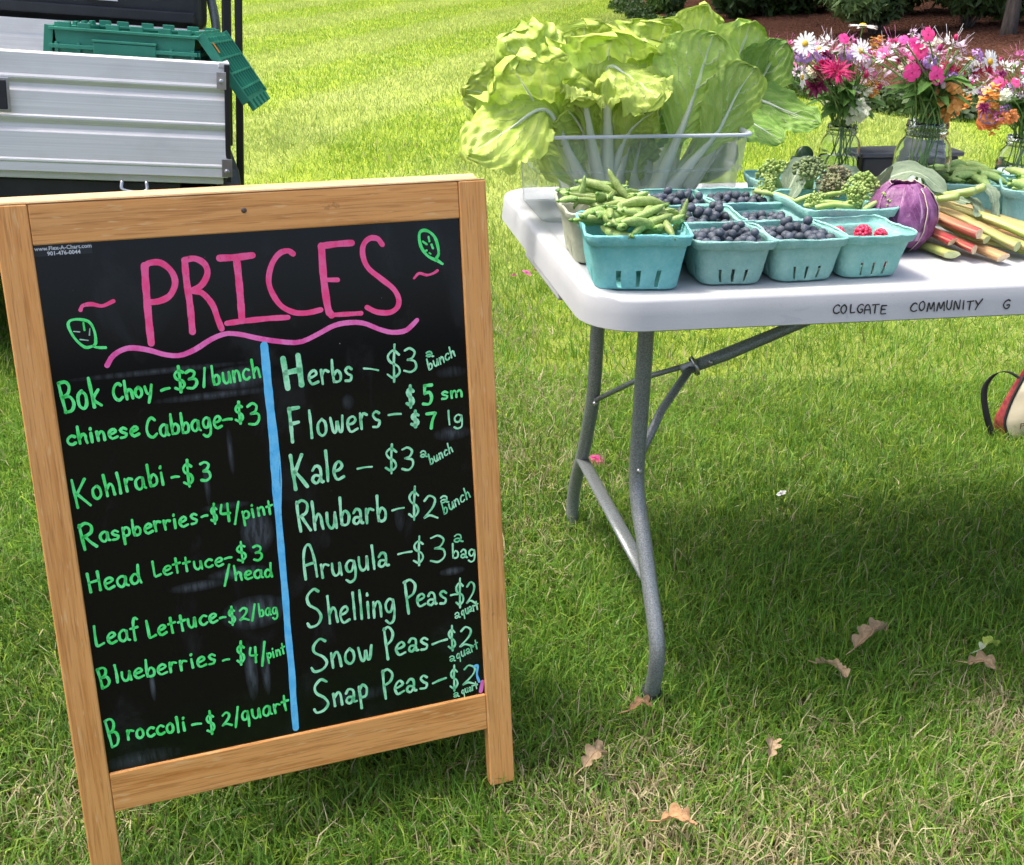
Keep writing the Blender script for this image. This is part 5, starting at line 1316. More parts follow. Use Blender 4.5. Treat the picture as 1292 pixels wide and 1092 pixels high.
FLOWERS={1: [('daisy',0.548,0.614,1.018,0.0259,(-0.5,-0.6,0.2)),('daisy',0.682,0.663,1.045,0.0345,(0.1,0.1,1)),('daisy',0.664,0.622,1.004,0.0276,(0,-0.9,0.5)),('daisy',0.6,0.666,1.004,0.0241,(-0.3,-0.2,0.9)),('daisy',0.576,0.668,0.952,0.0241,(-1,0.1,0)),('lilac',0.562,0.634,0.99,0.0276,(0,0,1)),('beebalm',0.611,0.601,0.968,0.0431,(0,-0.6,0.7)),('beebalm_dark',0.612,0.68,0.942,0.0379,(-0.3,-0.5,0.4)),('cleome_pink',0.53,0.646,1.011,0.0172,(0,0,1)),('phlox',0.623,0.614,1.027,0.0121,(0,-0.8,0.5)),('cleome_pale',0.642,0.69,1.002,0.0293,(0,0,1)),('cleome_pale',0.694,0.658,0.964,0.0345,(0.3,-0.3,0.5)),('cleome_pale',0.744,0.68,0.95,0.0276,(0.8,-0.3,0.2)),('snap_orange',0.713,0.659,1.013,0.0172,(0,0,1)),('snap_white',0.698,0.668,0.916,0.0259,(0,-0.3,0.5)),('snap_white',0.686,0.639,0.894,0.0224,(0,-0.3,0.2)),('cleome_pink',0.668,0.668,0.998,0.0241,(0,0,1)),('cleome_pale',0.746,0.682,1.002,0.0241,(0,-0.3,1)),('snap_orange',0.72,0.661,0.935,0.0155,(0,0,1)),('beebalm_dark',0.624,0.674,0.989,0.0207,(0,-0.3,1)),('cleome_white',0.618,0.67,1.014,0.0207,(0,0,1))],2: [('phlox',0.647,0.364,1.054,0.0143,(0,-0.9,0.4)),('phlox',0.648,0.405,1.038,0.0114,(-0.2,-0.9,0.3)),('phlox',0.656,0.395,1.024,0.0157,(-0.1,-0.9,0.3)),('phlox',0.636,0.378,0.993,0.0171,(-0.2,-0.95,0.1)),('phlox',0.673,0.362,0.99,0.0186,(0.2,-0.9,0.3)),('beebalm',0.721,0.412,0.996,0.02,(0.1,-0.7,0.4)),('celosia',0.766,0.418,0.967,0.0371,(0.5,-0.3,0.6)),('cleome_white',0.73,0.433,1.03,0.0271,(0,0,1)),('cleome_pink',0.635,0.443,1.027,0.0257,(-0.3,0,1)),('cleome_pale',0.615,0.433,1.012,0.0229,(-0.4,-0.2,0.8)),('cleome_pink',0.72,0.445,1.014,0.02,(0,-0.2,1)),('cleome_pink',0.637,0.414,1.014,0.02,(0,-0.2,1)),('daisy',0.795,0.408,1.006,0.0271,(0.3,-0.9,0.2)),('daisy',0.763,0.417,1.01,0.02,(0.2,-0.1,1)),('daisy',0.815,0.446,0.966,0.0186,(0.5,-0.5,-0.5)),('snap_orange',0.726,0.413,0.941,0.0343,(0,-0.6,0.3)),('cleome_pale',0.726,0.396,1.029,0.02,(0.2,0,1)),('phlox',0.607,0.368,1.046,0.01,(-0.3,-0.6,0.6)),('cleome_white',0.611,0.403,1.028,0.0143,(0,0,1)),('snap_orange',0.729,0.418,0.908,0.0157,(0,-0.6,-0.3))],3: [('snap_orange',0.877,0.516,0.935,0.0227,(-0.2,-0.2,1)),('snap_orange',0.893,0.528,0.899,0.0258,(-0.3,-0.5,0.2)),('snap_orange',0.9,0.478,0.903,0.0152,(0,-0.6,0.2)),('gooseneck',0.926,0.52,0.928,0.0242,(0,-0.3,0.9)),('lilac',0.94,0.513,0.951,0.0152,(0,0,1)),('daisy',0.946,0.511,0.979,0.0212,(0,-0.5,0.8)),('cleome_pink',0.965,0.525,1.006,0.0212,(0,0,1))]}

# ---- clear tub with heads of leafy cabbage
def tub():
    root = empty('storage_tub', tw(.206, .560), TYAW, 'clear plastic tub on the table packed with leafy cabbage heads', 'tub')
    H = .150
    rows = [(0, .172, .094, .018), (.004, .175, .097, .02), (.085, .180, .102, .02), (.090, .184, .106, .022), (H - .012, .188, .110, .022), (H - .010, .188, .110, .022), (H, .188, .110, .022)]
    def ring(a, b, r, z, n=6):
        o = []
        for cx, cy, a0 in ((a - r, -b + r, -PI / 2), (a - r, b - r, 0), (-a + r, b - r, PI / 2), (-a + r, -b + r, PI)):
            for k in range(n + 1):
                t = a0 + PI / 2 * k / n; o.append((cx + r * math.cos(t), cy + r * math.sin(t), z))
        return o
    vs = []; fs = []; n = 28
    for z, a, b, r in rows: vs += ring(a, b, r, z)
    for i in range(len(rows) - 1):
        for k in range(n): fs.append((i * n + k, i * n + (k + 1) % n, (i + 1) * n + (k + 1) % n, (i + 1) * n + k))
    fs.append(tuple(range(n - 1, -1, -1)))
    MB().add(vs, fs, 0, True).build('wall', M_['tub'], root)
    vs = []; fs = []
    for a, b, z in ((.1875, .1095, H - .006), (.194, .116, H - .005), (.195, .117, H - .001), (.192, .114, H + .001), (.1875, .1095, H), (.1875, .1095, H - .006)): vs += ring(a, b, .024, z)
    for i in range(5):
        for k in range(n): fs.append((i * n + k, i * n + (k + 1) % n, (i + 1) * n + (k + 1) % n, (i + 1) * n + k))
    MB().add(vs, fs, 0, True).build('rim', M_['tub_rim'], root)
    vs = []; fs = []
    for a, b, z in ((.1805, .1025, .0835), (.1855, .1075, .0845), (.1865, .1085, .0875), (.1845, .1065, .0900)): vs += ring(a, b, .022, z)
    for i in range(3):
        for k in range(n): fs.append((i * n + k, i * n + (k + 1) % n, (i + 1) * n + (k + 1) % n, (i + 1) * n + k))
    MB().add(vs, fs, 0, True).build('step', M_['tub'], root)
tub()
heads = []
hl = ['pale frilly leafy cabbage head spreading over the left of the clear tub', 'broad smooth-leaved cabbage head leaning right in the clear tub', 'darker cabbage head at the back right of the clear tub']
for k, (u, v) in enumerate(((.155, .55), (.24, .53), (.31, .60))):
    r = empty('leafy_cabbage', tw(u, v, TZ + .012), TYAW, hl[k], 'cabbage', 'leafy cabbage heads in the clear tub')
    heads.append(r)
    mb = MB(); mb.ball((0, 0, .016), .026, 12, sc=(1, .9, .7)); mb.build('base', M_['petiole'], r)
for i, (P, hw, rf, kind, tilt, side) in enumerate(LETTUCE):
    head = 0 if kind == 0 else 1 if kind == 1 else 2
    hr = heads[head]
    hp = (Vector(((.155, .24, .31)[head], (.55, .53, .60)[head], TZ + .012)))
    base = Vector(P[0])
    base = base.lerp(hp + Vector((random.Random(i).uniform(-.02, .02), random.Random(i + 50).uniform(-.02, .02), .012)), .35)
    base.z = max(base.z, TZ + .014)
    ctrl = [base, Vector(P[1]), Vector(P[2])]
    ctrl = [q - hp for q in ctrl]
    # extra point to carry the curve
    mid2 = (ctrl[1] + ctrl[2]) / 2 + Vector((0, .0, .006))
    ctrl = [ctrl[0], ctrl[1] * .5 + ctrl[0] * .5, ctrl[1], mid2, ctrl[2]]
    sheet_leaf('leaf', ctrl, hw, M_['cab%d' % kind], (side, -1.0, tilt), rf, 36, 66, pet=.30, pw=.0300 if kind else .0250, cup=-.22 if kind == 0 else -.12, seed=i, parent=hr, wave=5.5 if kind == 0 else 3.0)

# ---- red cabbage
cab = empty('red_cabbage', tw(.566, .222, TZ), TYAW + .3, 'glossy purple cabbage head beside the raspberry basket', 'red cabbage')
CR = .053
MB().ball((0, 0, CR * .98), CR * .93, 32, sc=(1, 1, 1.02)).build('head', M_['redcab'], cab)
def cab_leaf(az, el, span, hgt, seed, off):
    c0 = Vector((0, 0, CR * .98)); ph = seed * 1.7
    def fn(a, b):
        s, t = 2 * a - 1, 2 * b - 1
        fl = max(0, math.hypot(s, t) - .8)
        lat = el + t * hgt; lon = az + s * span * (1 - .25 * max(0, t)) 
        e = max(abs(s), abs(t))
        rr = CR * (1.0 + off + .035 * (noise.noise(Vector((s * 2.2 + seed * 3.1, t * 2.2, seed))) ) + .012 * noise.noise(Vector((s * 7, t * 7, seed + 5))) + .05 * e ** 4 + .012 * math.sin(s * 9 + ph) * e + .010 * math.sin(t * 13 + ph * 2) * e)
        lat = min(lat, 1.56)
        return c0 + Vector((rr * math.cos(lat) * math.cos(lon), rr * math.cos(lat) * math.sin(lon), rr * math.sin(lat) * 1.02))
    o = MB().grid(fn, 22, 22).build('leaf', M_['redcab'], cab)
    s_ = o.modifiers.new('thickness', 'SOLIDIFY'); s_.thickness = .0013; s_.offset = 1
    # pale rim of the leaf
    if off in (.0, .03): return
    pts = [fn(0, k / 10) * 1.0 for k in range(11)] + [fn(k / 12, 1) for k in range(1, 13)]
    pts = [q + (q - c0) * .012 for q in pts]
    MB().tube(pts, .0008, 5).build('leaf_edge', M_['redcab_edge'], o)
for az, el, span, hg, off in ((-2.4, .15, .95, .95, .0), (-.9, .0, .75, 1.0, .015), (-1.75, .35, .7, .85, .03), (.6, .2, .9, .95, .01), (2.2, .2, 1.1, .95, .02), (-.2, .55, .55, .7, .045)):
    cab_leaf(az, el, span, hg, az, off)

# ---- grey-green broccoli leaves lying behind
def flat_leaf(name, ctrl, hw, facing, mt, seed, label, cat, group=None, shape=None, ruf=.3, jag=0, cup=.2, rib=False, parent=None, nu=12, nv=18):
    Cc = [tw(*q) for q in ctrl]
    o0 = Cc[0]
    Cl = [q - o0 for q in Cc]
    fz = Matrix.Rotation(TYAW, 3, 'Z') @ Vector(facing)
    o = sheet_leaf(name, Cl, hw, mt, fz, ruf, nu, nv, pet=.12, pw=.004, cup=cup, seed=seed, thick_rib=rib, jag=jag, wave=2.5, shape=shape or (lambda v: max(.04, math.sin(PI * min(1, max(0, v)) ** .8) ** .6)))
    o.location = o0
    return tag(o, label, cat, group)
BL = [([(.43, .36, .80), (.465, .39, .835), (.51, .40, .835)], .032, (-.3, -.7, .7), 'dark grey-green leaf standing up behind the round broccoli head'),
      ([(.48, .35, .80), (.53, .365, .822), (.585, .37, .815)], .034, (.0, -.8, .7), 'large grey-green leaf right of the purplish broccoli'),
      ([(.415, .31, .80), (.432, .32, .82), (.450, .34, .842)], .014, (-.8, -.6, .3), 'narrow grey leaf folded beside the round broccoli head'),
      ([(.575, .35, .80), (.59, .34, .825), (.600, .33, .848)], .015, (.2, -1, .3), 'small pointed grey leaf standing left of the red cabbage'),
      ([(.565, .30, .785), (.578, .30, .80), (.590, .29, .815)], .018, (-.1, -1, .3), 'small grey leaf tucked against the left of the red cabbage'),
      ([(.60, .38, .810), (.65, .34, .835), (.690, .28, .800)], .034, (.15, -.6, .8), 'large drooping grey-green leaf behind the red cabbage'),
      ([(.70, .30, .80), (.725, .27, .792), (.70, .22, .785)], .022, (.2, -.7, .7), 'dark green leaf over the rhubarb bundle'),
      ([(.74, .30, .82), (.752, .27, .812), (.745, .235, .775)], .022, (.3, -.8, .5), 'grey crinkled leaf hanging right of the rhubarb tie'),
      ([(.63, .33, .775), (.62, .30, .79), (.605, .27, .812)], .020, (0, -.9, .5), 'grey leaf just behind the crown of the red cabbage'),
      ([(.38, .38, .79), (.415, .39, .80), (.455, .37, .79)], .028, (-.2, -.5, .9), 'grey-green leaf resting on the rear broccoli basket')]
for i, (c, hw, f, lb) in enumerate(BL):
    flat_leaf('broccoli_leaf', c, hw * .72, f, M_['brocleaf'], 60 + i, lb, 'leaf', 'broccoli leaves on the table', ruf=.5, jag=.05)

# ---- rhubarb
def stalk_mesh(seed, r, L):
    r *= .88
    rd = random.Random(seed); n = 14
    vs = []; fs = []; rows = 9; rd_s, rd_t = rd.uniform(-.8, .3), rd.uniform(-.6, .6)
    for i in range(rows):
        t = i / (rows - 1)
        for k in range(n):
            a = 2 * PI * k / n
            rr = r * (1.0 - .25 * t) * (1 + .06 * math.cos(a * 6))
            x, z = rr * 1.12 * math.cos(a), rr * .86 * math.sin(a)
            if z > 0: z *= .62                                 # grooved upper side
            cutb = (z * rd_s + x * rd_t) if i == 0 else 0
            vs.append((x + .010 * math.sin(t * 4 + seed) * t, t * L + cutb, z + .006 * math.sin(t * 3 + seed) * t))
    for i in range(rows - 1):
        for k in range(n): fs.append((i * n + k, (i + 1) * n + k, (i + 1) * n + (k + 1) % n, i * n + (k + 1) % n))
    return vs, fs, n, rows
def rhubarb_bundle(root, specs):
    inv = root.matrix_basis.inverted()
    for i, (u, v, z, tu, tv, tz, r, red) in enumerate(specs):
        a, b = tw(u, v, z), tw(tu, tv, tz)
        vs, fs, n, rows = stalk_mesh(i, r, (b - a).length)
        m = MB(); m.add(vs, fs, 0, True)
        m.add(vs[:n], [tuple(range(n))], 1, False); m.add(vs[-n:], [tuple(range(n - 1, -1, -1))], 1, False)
        d = (b - a).normalized(); X = d.cross(Vector((0, 0, 1))).normalized(); Zc = X.cross(d)
        M = Matrix(((X.x, d.x, Zc.x, a.x), (X.y, d.y, Zc.y, a.y), (X.z, d.z, Zc.z, a.z), (0, 0, 0, 1)))
        o = m.build('stalk', [M_['rhub'] if red else M_['rhub_green'], M_['rhub_cut'] if red else M_['rhub_cutg']], root)
        o.matrix_local = inv @ M
rh = empty('rhubarb_bundle', tw(.64, .2, TZ), TYAW, 'banded rhubarb bundle with red and pale cut ends right of the cabbage', 'rhubarb', 'rhubarb bundles')
rh.matrix_basis = Matrix.Translation(tw(.64, .2, TZ)) @ Matrix.Rotation(TYAW, 4, 'Z')
rhubarb_bundle(rh, [(.655, .135, .781, .585, .37, .795, .0125, 1), (.622, .150, .765, .600, .37, .770, .0115, 1), (.648, .130, .757, .610, .37, .772, .0105, 1), (.688, .110, .748, .630, .36, .765, .0125, 1), (.618, .140, .747, .59, .36, .752, .0115, 0), (.680, .150, .766, .630, .37, .785, .0105, 0)])
MB().tube([Matrix.Rotation(.1, 4, 'Z') @ Vector((.0 + .044 * math.cos(a) - .035, .085, .032 + .034 * math.sin(a))) for a in [2 * PI * k / 24 for k in range(25)]], .0016, 5, cap=False).build('rubber_band', M_['band'], rh)
rh2 = empty('rhubarb_bundle', tw(.75, .2, TZ), TYAW, 'greener rhubarb bundle running off the right edge of the picture', 'rhubarb', 'rhubarb bundles')
rh2.matrix_basis = Matrix.Translation(tw(.75, .2, TZ)) @ Matrix.Rotation(TYAW, 4, 'Z')
rhubarb_bundle(rh2, [(.722, .130, .760, .665, .33, .785, .0125, 0), (.765, .140, .768, .690, .34, .790, .0135, 0), (.742, .135, .757, .690, .33, .765, .0105, 0), (.760, .115, .748, .700, .33, .752, .0120, 0), (.790, .150, .750, .72, .34, .765, .0125, 1), (.80, .16, .772, .715, .35, .778, .012, 0)])
for i, (c, d, lb) in enumerate((((.655, .30, .795), (.680, .25, .812), 'pale cut stem nearest the red cabbage, leaning over the rhubarb'), ((.675, .31, .80), (.705, .245, .822), 'tallest pale green cut stem standing behind the rhubarb tie'), ((.63, .30, .79), (.648, .26, .806), 'short cut stem half hidden behind the cabbage crown'), ((.72, .30, .80), (.730, .26, .825), 'cut stem leaning against the farther pea basket'))):
    MB().tube([tw(*c), tw(*d)], [.0045, .0065], 8).build('cut_stem', M_['stalk'], label=lb, cat='stem', group='short cut stems behind the rhubarb')

# ---- jars of flowers
def jar(u, v, r, H, label):
    root = empty('mason_jar', tw(u, v, TZ), TYAW, label, 'glass jar', 'glass jars of cut flowers')
    rn = r * .70
    out = [(r * .86, 0), (r * .97, .004), (r, .012), (r, H * .62), (r * .97, H * .70), (r * .86, H * .78), (rn * 1.04, H * .83), (rn, H * .85), (rn, H * .87), (rn * 1.07, H * .88), (rn * 1.07, H * .90), (rn, H * .91), (rn * 1.0, H * .93), (rn * 1.05, H * .94), (rn * 1.05, H * .955), (rn, H * .965), (rn * 1.01, H * .99), (rn * .99, H)]
    inn = [(rn * .92, H), (rn * .92, H * .85), (r * .80, H * .78), (r * .93, H * .66), (r * .955, .02), (r * .85, .006), (0.0005, .006)]
    MB().lathe(out + inn, 40, cap0=True, smooth=True).build('glass', M_['glass'], root)
    hw_ = H * .52
    MB().lathe([(r * .84, .0065), (r * .953, .020), (r * .953, hw_), (.0005, hw_)], 32, cap0=True).build('water', M_['water'], root)
    return root
JARS = {1: (.676, .68, .040, .125), 2: (.705, .42, .049, .170), 3: (.965, .52, .041, .125)}
jar(*JARS[1], 'smaller flower jar at the back beside the leafy greens')
jar(*JARS[2], 'tall glass jar of pink flowers behind the red cabbage')
jar(*JARS[3], 'glass jar of orange and white flowers at the right edge')

def fl_daisy(m, r, rd, white=0, yel=1):
    n = 17
    for k in range(n):
        a = 2 * PI * k / n + rd.uniform(-.08, .08); L = r * rd.uniform(.88, 1.08); w = r * .105; dz = rd.uniform(-.12, .10) * r
        ca, sa = math.cos(a), math.sin(a)
        q = lambda x, y, z: (x * ca - y * sa, x * sa + y * ca, z)
        m.add([q(r * .18, -w * .5, 0), q(r * .18, w * .5, 0), q(r * .6, w * 1.1, dz * .3 + r * .05), q(L * .95, w * .7, dz), q(L, 0, dz), q(L * .95, -w * .7, dz), q(r * .6, -w * 1.1, dz * .3 + r * .05)], [(0, 1, 2, 3, 4, 5, 6)], white, False)
def fl_phlox(m, r, rd):
    for k in range(5):
        a = 2 * PI * k / 5; ca, sa = math.cos(a), math.sin(a)
        q = lambda x, y, z: (x * ca - y * sa, x * sa + y * ca, z)
        m.add([q(0, 0, 0), q(r * .45, -r * .38, r * .05), q(r * .85, -r * .45, r * .02), q(r, -r * .15, -.02 * r), q(r * 1.0, r * .18, -.02 * r), q(r * .85, r * .45, 0), q(r * .45, r * .38, r * .05)], [(0, 1, 2, 3, 4, 5, 6)], 0, False)
def fl_spiky(m, r, rd, n=46, w=.07, up=.3, droop=0.1):
    for k in range(n):
        a = rd.uniform(0, 2 * PI); e = rd.uniform(-.25, 1.1); L = r * rd.uniform(.65, 1.1)
        d = Vector((math.cos(a) * math.cos(e), math.sin(a) * math.cos(e), math.sin(e) * .7 + up * .2))
        s = Vector((-math.sin(a), math.cos(a), 0)) * r * w
        t = d * L - Vector((0, 0, droop * L)); mid = d * L * .5 + Vector((0, 0, .06 * r))
        m.add([d * r * .06, mid + s, t, mid - s], [(0, 1, 2, 3)], 0, False)
def fl_cleome(m, r, rd, pm=0, n=11):
    for k in range(n):
        a = 2 * PI * k / n + rd.uniform(-.3, .3); e = rd.uniform(-.2, 1.0)
        d = Vector((math.cos(a) * math.cos(e), math.sin(a) * math.cos(e), math.sin(e)))
        s = frame_from(d)[0]
        L = r * rd.uniform(.7, 1.15)
        st = d * L * .35
        m.add([st, st + s * L * .16 + d * L * .25, d * L, st - s * L * .16 + d * L * .25], [(0, 1, 2, 3)], pm, False)
        if k % 2 == 0:
            wv = [d * r * .2, d * L * .9 + Vector((0, 0, r * .15)), d * L * 1.35 + Vector((0, 0, r * .45))]
            m.tube(wv, r * .012, 3, pm)
def fl_snap(m, r, rd, n=9):
    for k in range(n):
        a = k * 2.4; z = -r + 2 * r * k / n; q = r * .42 * (1.1 - .6 * k / n)
        c = Vector((q * math.cos(a), q * math.sin(a), z))
        for j in range(4):
            b = a + (j - 1.5) * .7
            d = Vector((math.cos(b), math.sin(b), .35 if j % 2 else -.25)); s = frame_from(d)[0] * r * .26
            m.add([c, c + d * r * .25 + s, c + d * r * .55 + s * .6 + Vector((0, 0, -r * .1)), c + d * r * .58 - s * .6, c + d * r * .25 - s], [(0, 1, 2, 3, 4)], 0, False)
        m.ball(c, r * .2, 6, 0)
def fl_dome(m, r, rd, n=70):
    for k in range(n):
        a = rd.uniform(0, 2 * PI); e = math.asin(rd.uniform(-.2, 1)); d = Vector((math.cos(a) * math.cos(e), math.sin(a) * math.cos(e), math.sin(e) * .8)) * r * rd.uniform(.75, 1)
        x, y, z = frame_from(d)
        q = r * .15
        m.add([d + x * q, d + y * q, d - x * q, d - y * q], [(0, 1, 2, 3)], 0, False)
        m.add([d + (x + y) * q * .7 + z * q * .3, d + (y - x) * q * .7 + z * q * .3, d - (x + y) * q * .7 + z * q * .3, d + (x - y) * q * .7 + z * q * .3], [(0, 1, 2, 3)], 0, False)
KIND = {'daisy': ('daisy', 'f_white'), 'phlox': ('phlox', 'f_pink'), 'beebalm': ('bee_balm', 'f_magenta'), 'beebalm_dark': ('bee_balm', 'f_dkmagenta'), 'celosia': ('plume_flower', 'f_burgundy'),
        'cleome_pink': ('spider_flower', 'f_rose'), 'cleome_pale': ('spider_flower', 'f_pale'), 'cleome_white': ('spider_flower', 'f_white'), 'snap_orange': ('snapdragon', 'f_orange'), 'snap_white': ('snapdragon', 'f_cream'),
        'lilac': ('lilac_flower', 'f_lilac'), 'gooseneck': ('gooseneck_flower', 'f_white')}
def bouquet(k, label):
    ju, jv, jr, jh = JARS[k]
    root = empty('flower_bouquet', tw(ju, jv, TZ + .012), TYAW, label, 'bouquet', 'bouquets in glass jars')
    rd = random.Random(k * 7)
    O = Vector((ju, jv, TZ + .012))
    heads_ = list(FLOWERS[k])
    # the same kinds again round the back, and small filler heads
    for (t, u, v, z, r, n) in list(FLOWERS[k])[::2]:
        heads_.append((t, u + rd.uniform(-.02, .02), v + rd.uniform(.04, .09), z - rd.uniform(.0, .025), r, (n[0], .4, .8)))
    cu = sum(q[1] for q in FLOWERS[k]) / len(FLOWERS[k]); cz = sum(q[3] for q in FLOWERS[k]) / len(FLOWERS[k])
    for i in range(26):
        a = rd.uniform(0, 6.28); q = rd.uniform(.015, .085)
        t = rd.choice(('cleome_pale', 'cleome_pink', 'cleome_white', 'lilac', 'beebalm_dark', 'cleome_pale', 'phlox', 'snap_white'))
        heads_.append((t, cu + q * math.cos(a), jv + rd.uniform(-.035, .05), cz + .6 * q * math.sin(a) - .004, rd.uniform(.009, .018), (math.cos(a) * .5, -.6, .6)))
    for hi, (t, u, v, z, r, n) in enumerate(heads_):
        p = Vector((u, v, z)) - O
        m = MB(); nm, mt = KIND[t]
        if t == 'daisy': r *= .86; fl_daisy(m, r, rd)
        elif t == 'phlox': fl_phlox(m, r * .88, rd)
        elif t == 'beebalm': fl_spiky(m, r * .85, rd, 90, .06)
        elif t == 'beebalm_dark': fl_spiky(m, r, rd, 70, .10, .1)
        elif t == 'celosia':
            for q in range(7):
                mm = MB(); fl_spiky(mm, r * .5, rd, 30, .10, 1.0); c = Vector((rd.uniform(-.4, .4) * r, rd.uniform(-.4, .4) * r, (-.7 + q * .28) * r))
                m.add([Vector(x) + c for x in mm.v], mm.f, 0)
        elif t.startswith('cleome'): fl_cleome(m, r, rd, 0, 14)
        elif t.startswith('snap'): fl_snap(m, r, rd)
        elif t == 'lilac': fl_dome(m, r, rd)
        elif t == 'gooseneck':
            for q in range(9):
                mm = MB(); s = q / 8; fl_dome(mm, r * (.62 - .42 * abs(s - .1)), rd, 26); c = Vector((r * (1.2 - 2.9 * s), 0, r * (.25 - .5 * (s - .4) ** 2 * 2)))
                m.add([Vector(x) + c for x in mm.v], mm.f, 0)
        nn = Vector(n).normalized(); tilt = Vector(n)
        Q = nn.to_track_quat('Z', 'Y').to_matrix().to_4x4() if t != 'gooseneck' else Matrix.Identity(4)
        M = Matrix.Translation(p) @ Q @ Matrix.Rotation(rd.uniform(0, 6), 4, 'Z') if t != 'gooseneck' else Matrix.Translation(p) @ Matrix.Rotation(.25, 4, 'Y')
        o = m.build(nm, M_[mt], root); o.matrix_local = M
        if t == 'daisy':
            c = MB(); c.ball((0, 0, r * .05), r * .26, 10, sc=(1, 1, .55)); c.build('flower_centre', M_['f_yellow'], o)
            c = MB(); c.lathe([(.0005, -r * .12), (r * .2, -r * .06), (r * .26, 0)], 8); c.build('sepals', M_['f_stem'], o)
        elif t == 'phlox':
            MB().ball((0, 0, r * .02), r * .09, 6).build('flower_centre', M_['f_dkmagenta'], o)
        # the stem down through the mouth of the jar
        mouth = Vector((rd.uniform(-.5, .5) * jr, rd.uniform(-.5, .5) * jr, jh * .93))
        foot = Vector((rd.uniform(-.7, .7) * jr, rd.uniform(-.7, .7) * jr, .004))
        MB().tube(bez([foot if hi < 20 and hi % 4 != 3 else mouth - Vector((0, 0, jh * .12)), mouth, (mouth + p) / 2 + Vector((0, 0, .015)), p - nn * r * .1], 10), .0014 if jr > .045 else .0012, 5).build('stem', M_['f_stem'], root)
    # leaves and buds
    for i in range(64):
        a = rd.uniform(0, 2 * PI); h = rd.uniform(0, .085); q = rd.uniform(.01, .055) + h * .3
        b = Vector((rd.uniform(-.3, .3) * jr, rd.uniform(-.3, .3) * jr, jh * .98 + h * .6))
        e = b + Vector((q * math.cos(a), q * math.sin(a), rd.uniform(-.012, .03)))
        w = rd.uniform(.006, .012)
        mid = (b + e) / 2 + Vector((0, 0, .012))
        lf = sheet_leaf('leaf', [b, mid, e + (e - mid) * .35], w, M_['bouqleaf'], (math.cos(a) * .2, -.5, .9), .15, 4, 8, cup=.3, seed=i + k * 100, parent=root, thick_rib=False, shape=lambda v: max(.03, math.sin(PI * v ** .8) ** .8), wave=1)
    for i in range(26):
        a = rd.uniform(0, 2 * PI); q = rd.uniform(.01, .075); zt = rd.uniform(.05, .13)
        b = Vector((0, 0, jh)); e = Vector((q * math.cos(a), q * math.sin(a), jh + zt))
        m = MB(); m.tube(bez([b, (b + e) / 2 + Vector((q * .1, 0, .01)), e], 6), .0008, 4)
        if i % 3: m.ball(e, rd.uniform(.003, .006), 6, 1, sc=(1, 1, 1.3))
        m.build('bud', [M_['f_stem'], M_[rd.choice(('f_stem', 'f_cream', 'f_rose', 'f_pale', 'f_magenta'))]], root)
bouquet(1, 'bouquet of daisies, lilac tufts and magenta bee balm beside the leafy greens')
bouquet(2, 'bouquet of hot pink phlox, daisies and an orange snapdragon behind the red cabbage')
bouquet(3, 'bouquet with orange snapdragons and a white arching spike at the right edge')

# ---- dark tub with lid behind the jars
bx = empty('lidded_box', tw(.835, .715, TZ), TYAW, 'dark grey plastic box with a lid between the two left jars', 'storage box')
m = MB(); m.box((0, 0, .030), (.21, .07, .060)); m.build('body', M_['black_plastic'], bx, bevel=.006, seg=3)
m = MB(); m.box((0, 0, .064), (.225, .082, .010)); m.build('lid', mat('dark_grey_lid', (.05, .055, .062), rough=.35), bx, bevel=.004, seg=3)
lid = empty('jar_lid', tw(.612, .695, .802), TYAW, 'dark green round lid leaning against the back jar', 'lid')
MB().lathe([(.0005, .004), (.015, .004), (.017, .001), (.017, -.010), (.015, -.010), (.0005, -.006)], 28, M=Matrix.Rotation(R(72), 4, 'X')).build('disc', mat('dark_green_lid', (.02, .05, .02), rough=.3), lid)
can = MB().lathe([(.022, 0), (.022, .052), (.020, .055), (.0005, .055)], 24, cap0=True).build('small_canister', mat('dark_canister', (.03, .05, .03), rough=.35), label='dark green canister under the round lid behind the greens', cat='canister')
can.location = tw(.618, .722, TZ)

# ------------------------------------------------------------------ utility cart
yawU, rollU, pitU = R(15), R(4), R(-3)
Xc = Vector((math.cos(yawU) * math.cos(rollU), math.sin(yawU) * math.cos(rollU), -math.sin(rollU)))
Fc = Vector((-math.sin(yawU), math.cos(yawU), 0)); Zc = Xc.cross(Fc).normalized()
Zc, Fc = Zc * math.cos(pitU) - Fc * math.sin(pitU), Fc * math.cos(pitU) + Zc * math.sin(pitU)
HW = .62
C0 = Vector((-.7649, 3.0, .5885)) - Xc * HW - Zc * .60
UM = Matrix(((Xc.x, Fc.x, Zc.x, C0.x), (Xc.y, Fc.y, Zc.y, C0.y), (Xc.z, Fc.z, Zc.z, C0.z), (0, 0, 0, 1)))
cart = empty('utility_cart', mat=UM, label='utility cart with a silver aluminium cargo bed seen from behind', cat='utility cart')
AL = M_['alu']; BP = M_['black_paint']
# tailgate: ribbed extrusion profile (y, z), leaning slightly forward
pf = []
H0, H1 = .60, .89
zz = [(0, 0), (.022, 0), (.026, -.002), (.030, -.002), (.034, 0), (.098, 0), (.106, .007), (.118, .007), (.126, 0), (.126, 0), (.132, -.002), (.136, -.002), (.140, 0), (.196, 0), (.204, .007), (.214, .007), (.222, 0), (.226, -.002), (.230, -.002), (.236, 0), (.286, 0), (.290, .004)]
vs = []; fs = []; n = len(zz)
for x in (-HW - .002, HW + .002):
    for (z, y) in zz: vs.append((x, y + z * .08, H0 + z))
    for (z, y) in reversed(zz): vs.append((x, y + z * .08 + .022 - (.011 if y > .005 else 0), H0 + z))
N2 = 2 * n
for k in range(N2): fs.append((k, (k + 1) % N2, N2 + (k + 1) % N2, N2 + k))
fs.append(tuple(range(N2 - 1, -1, -1))); fs.append(tuple(range(N2, 2 * N2)))
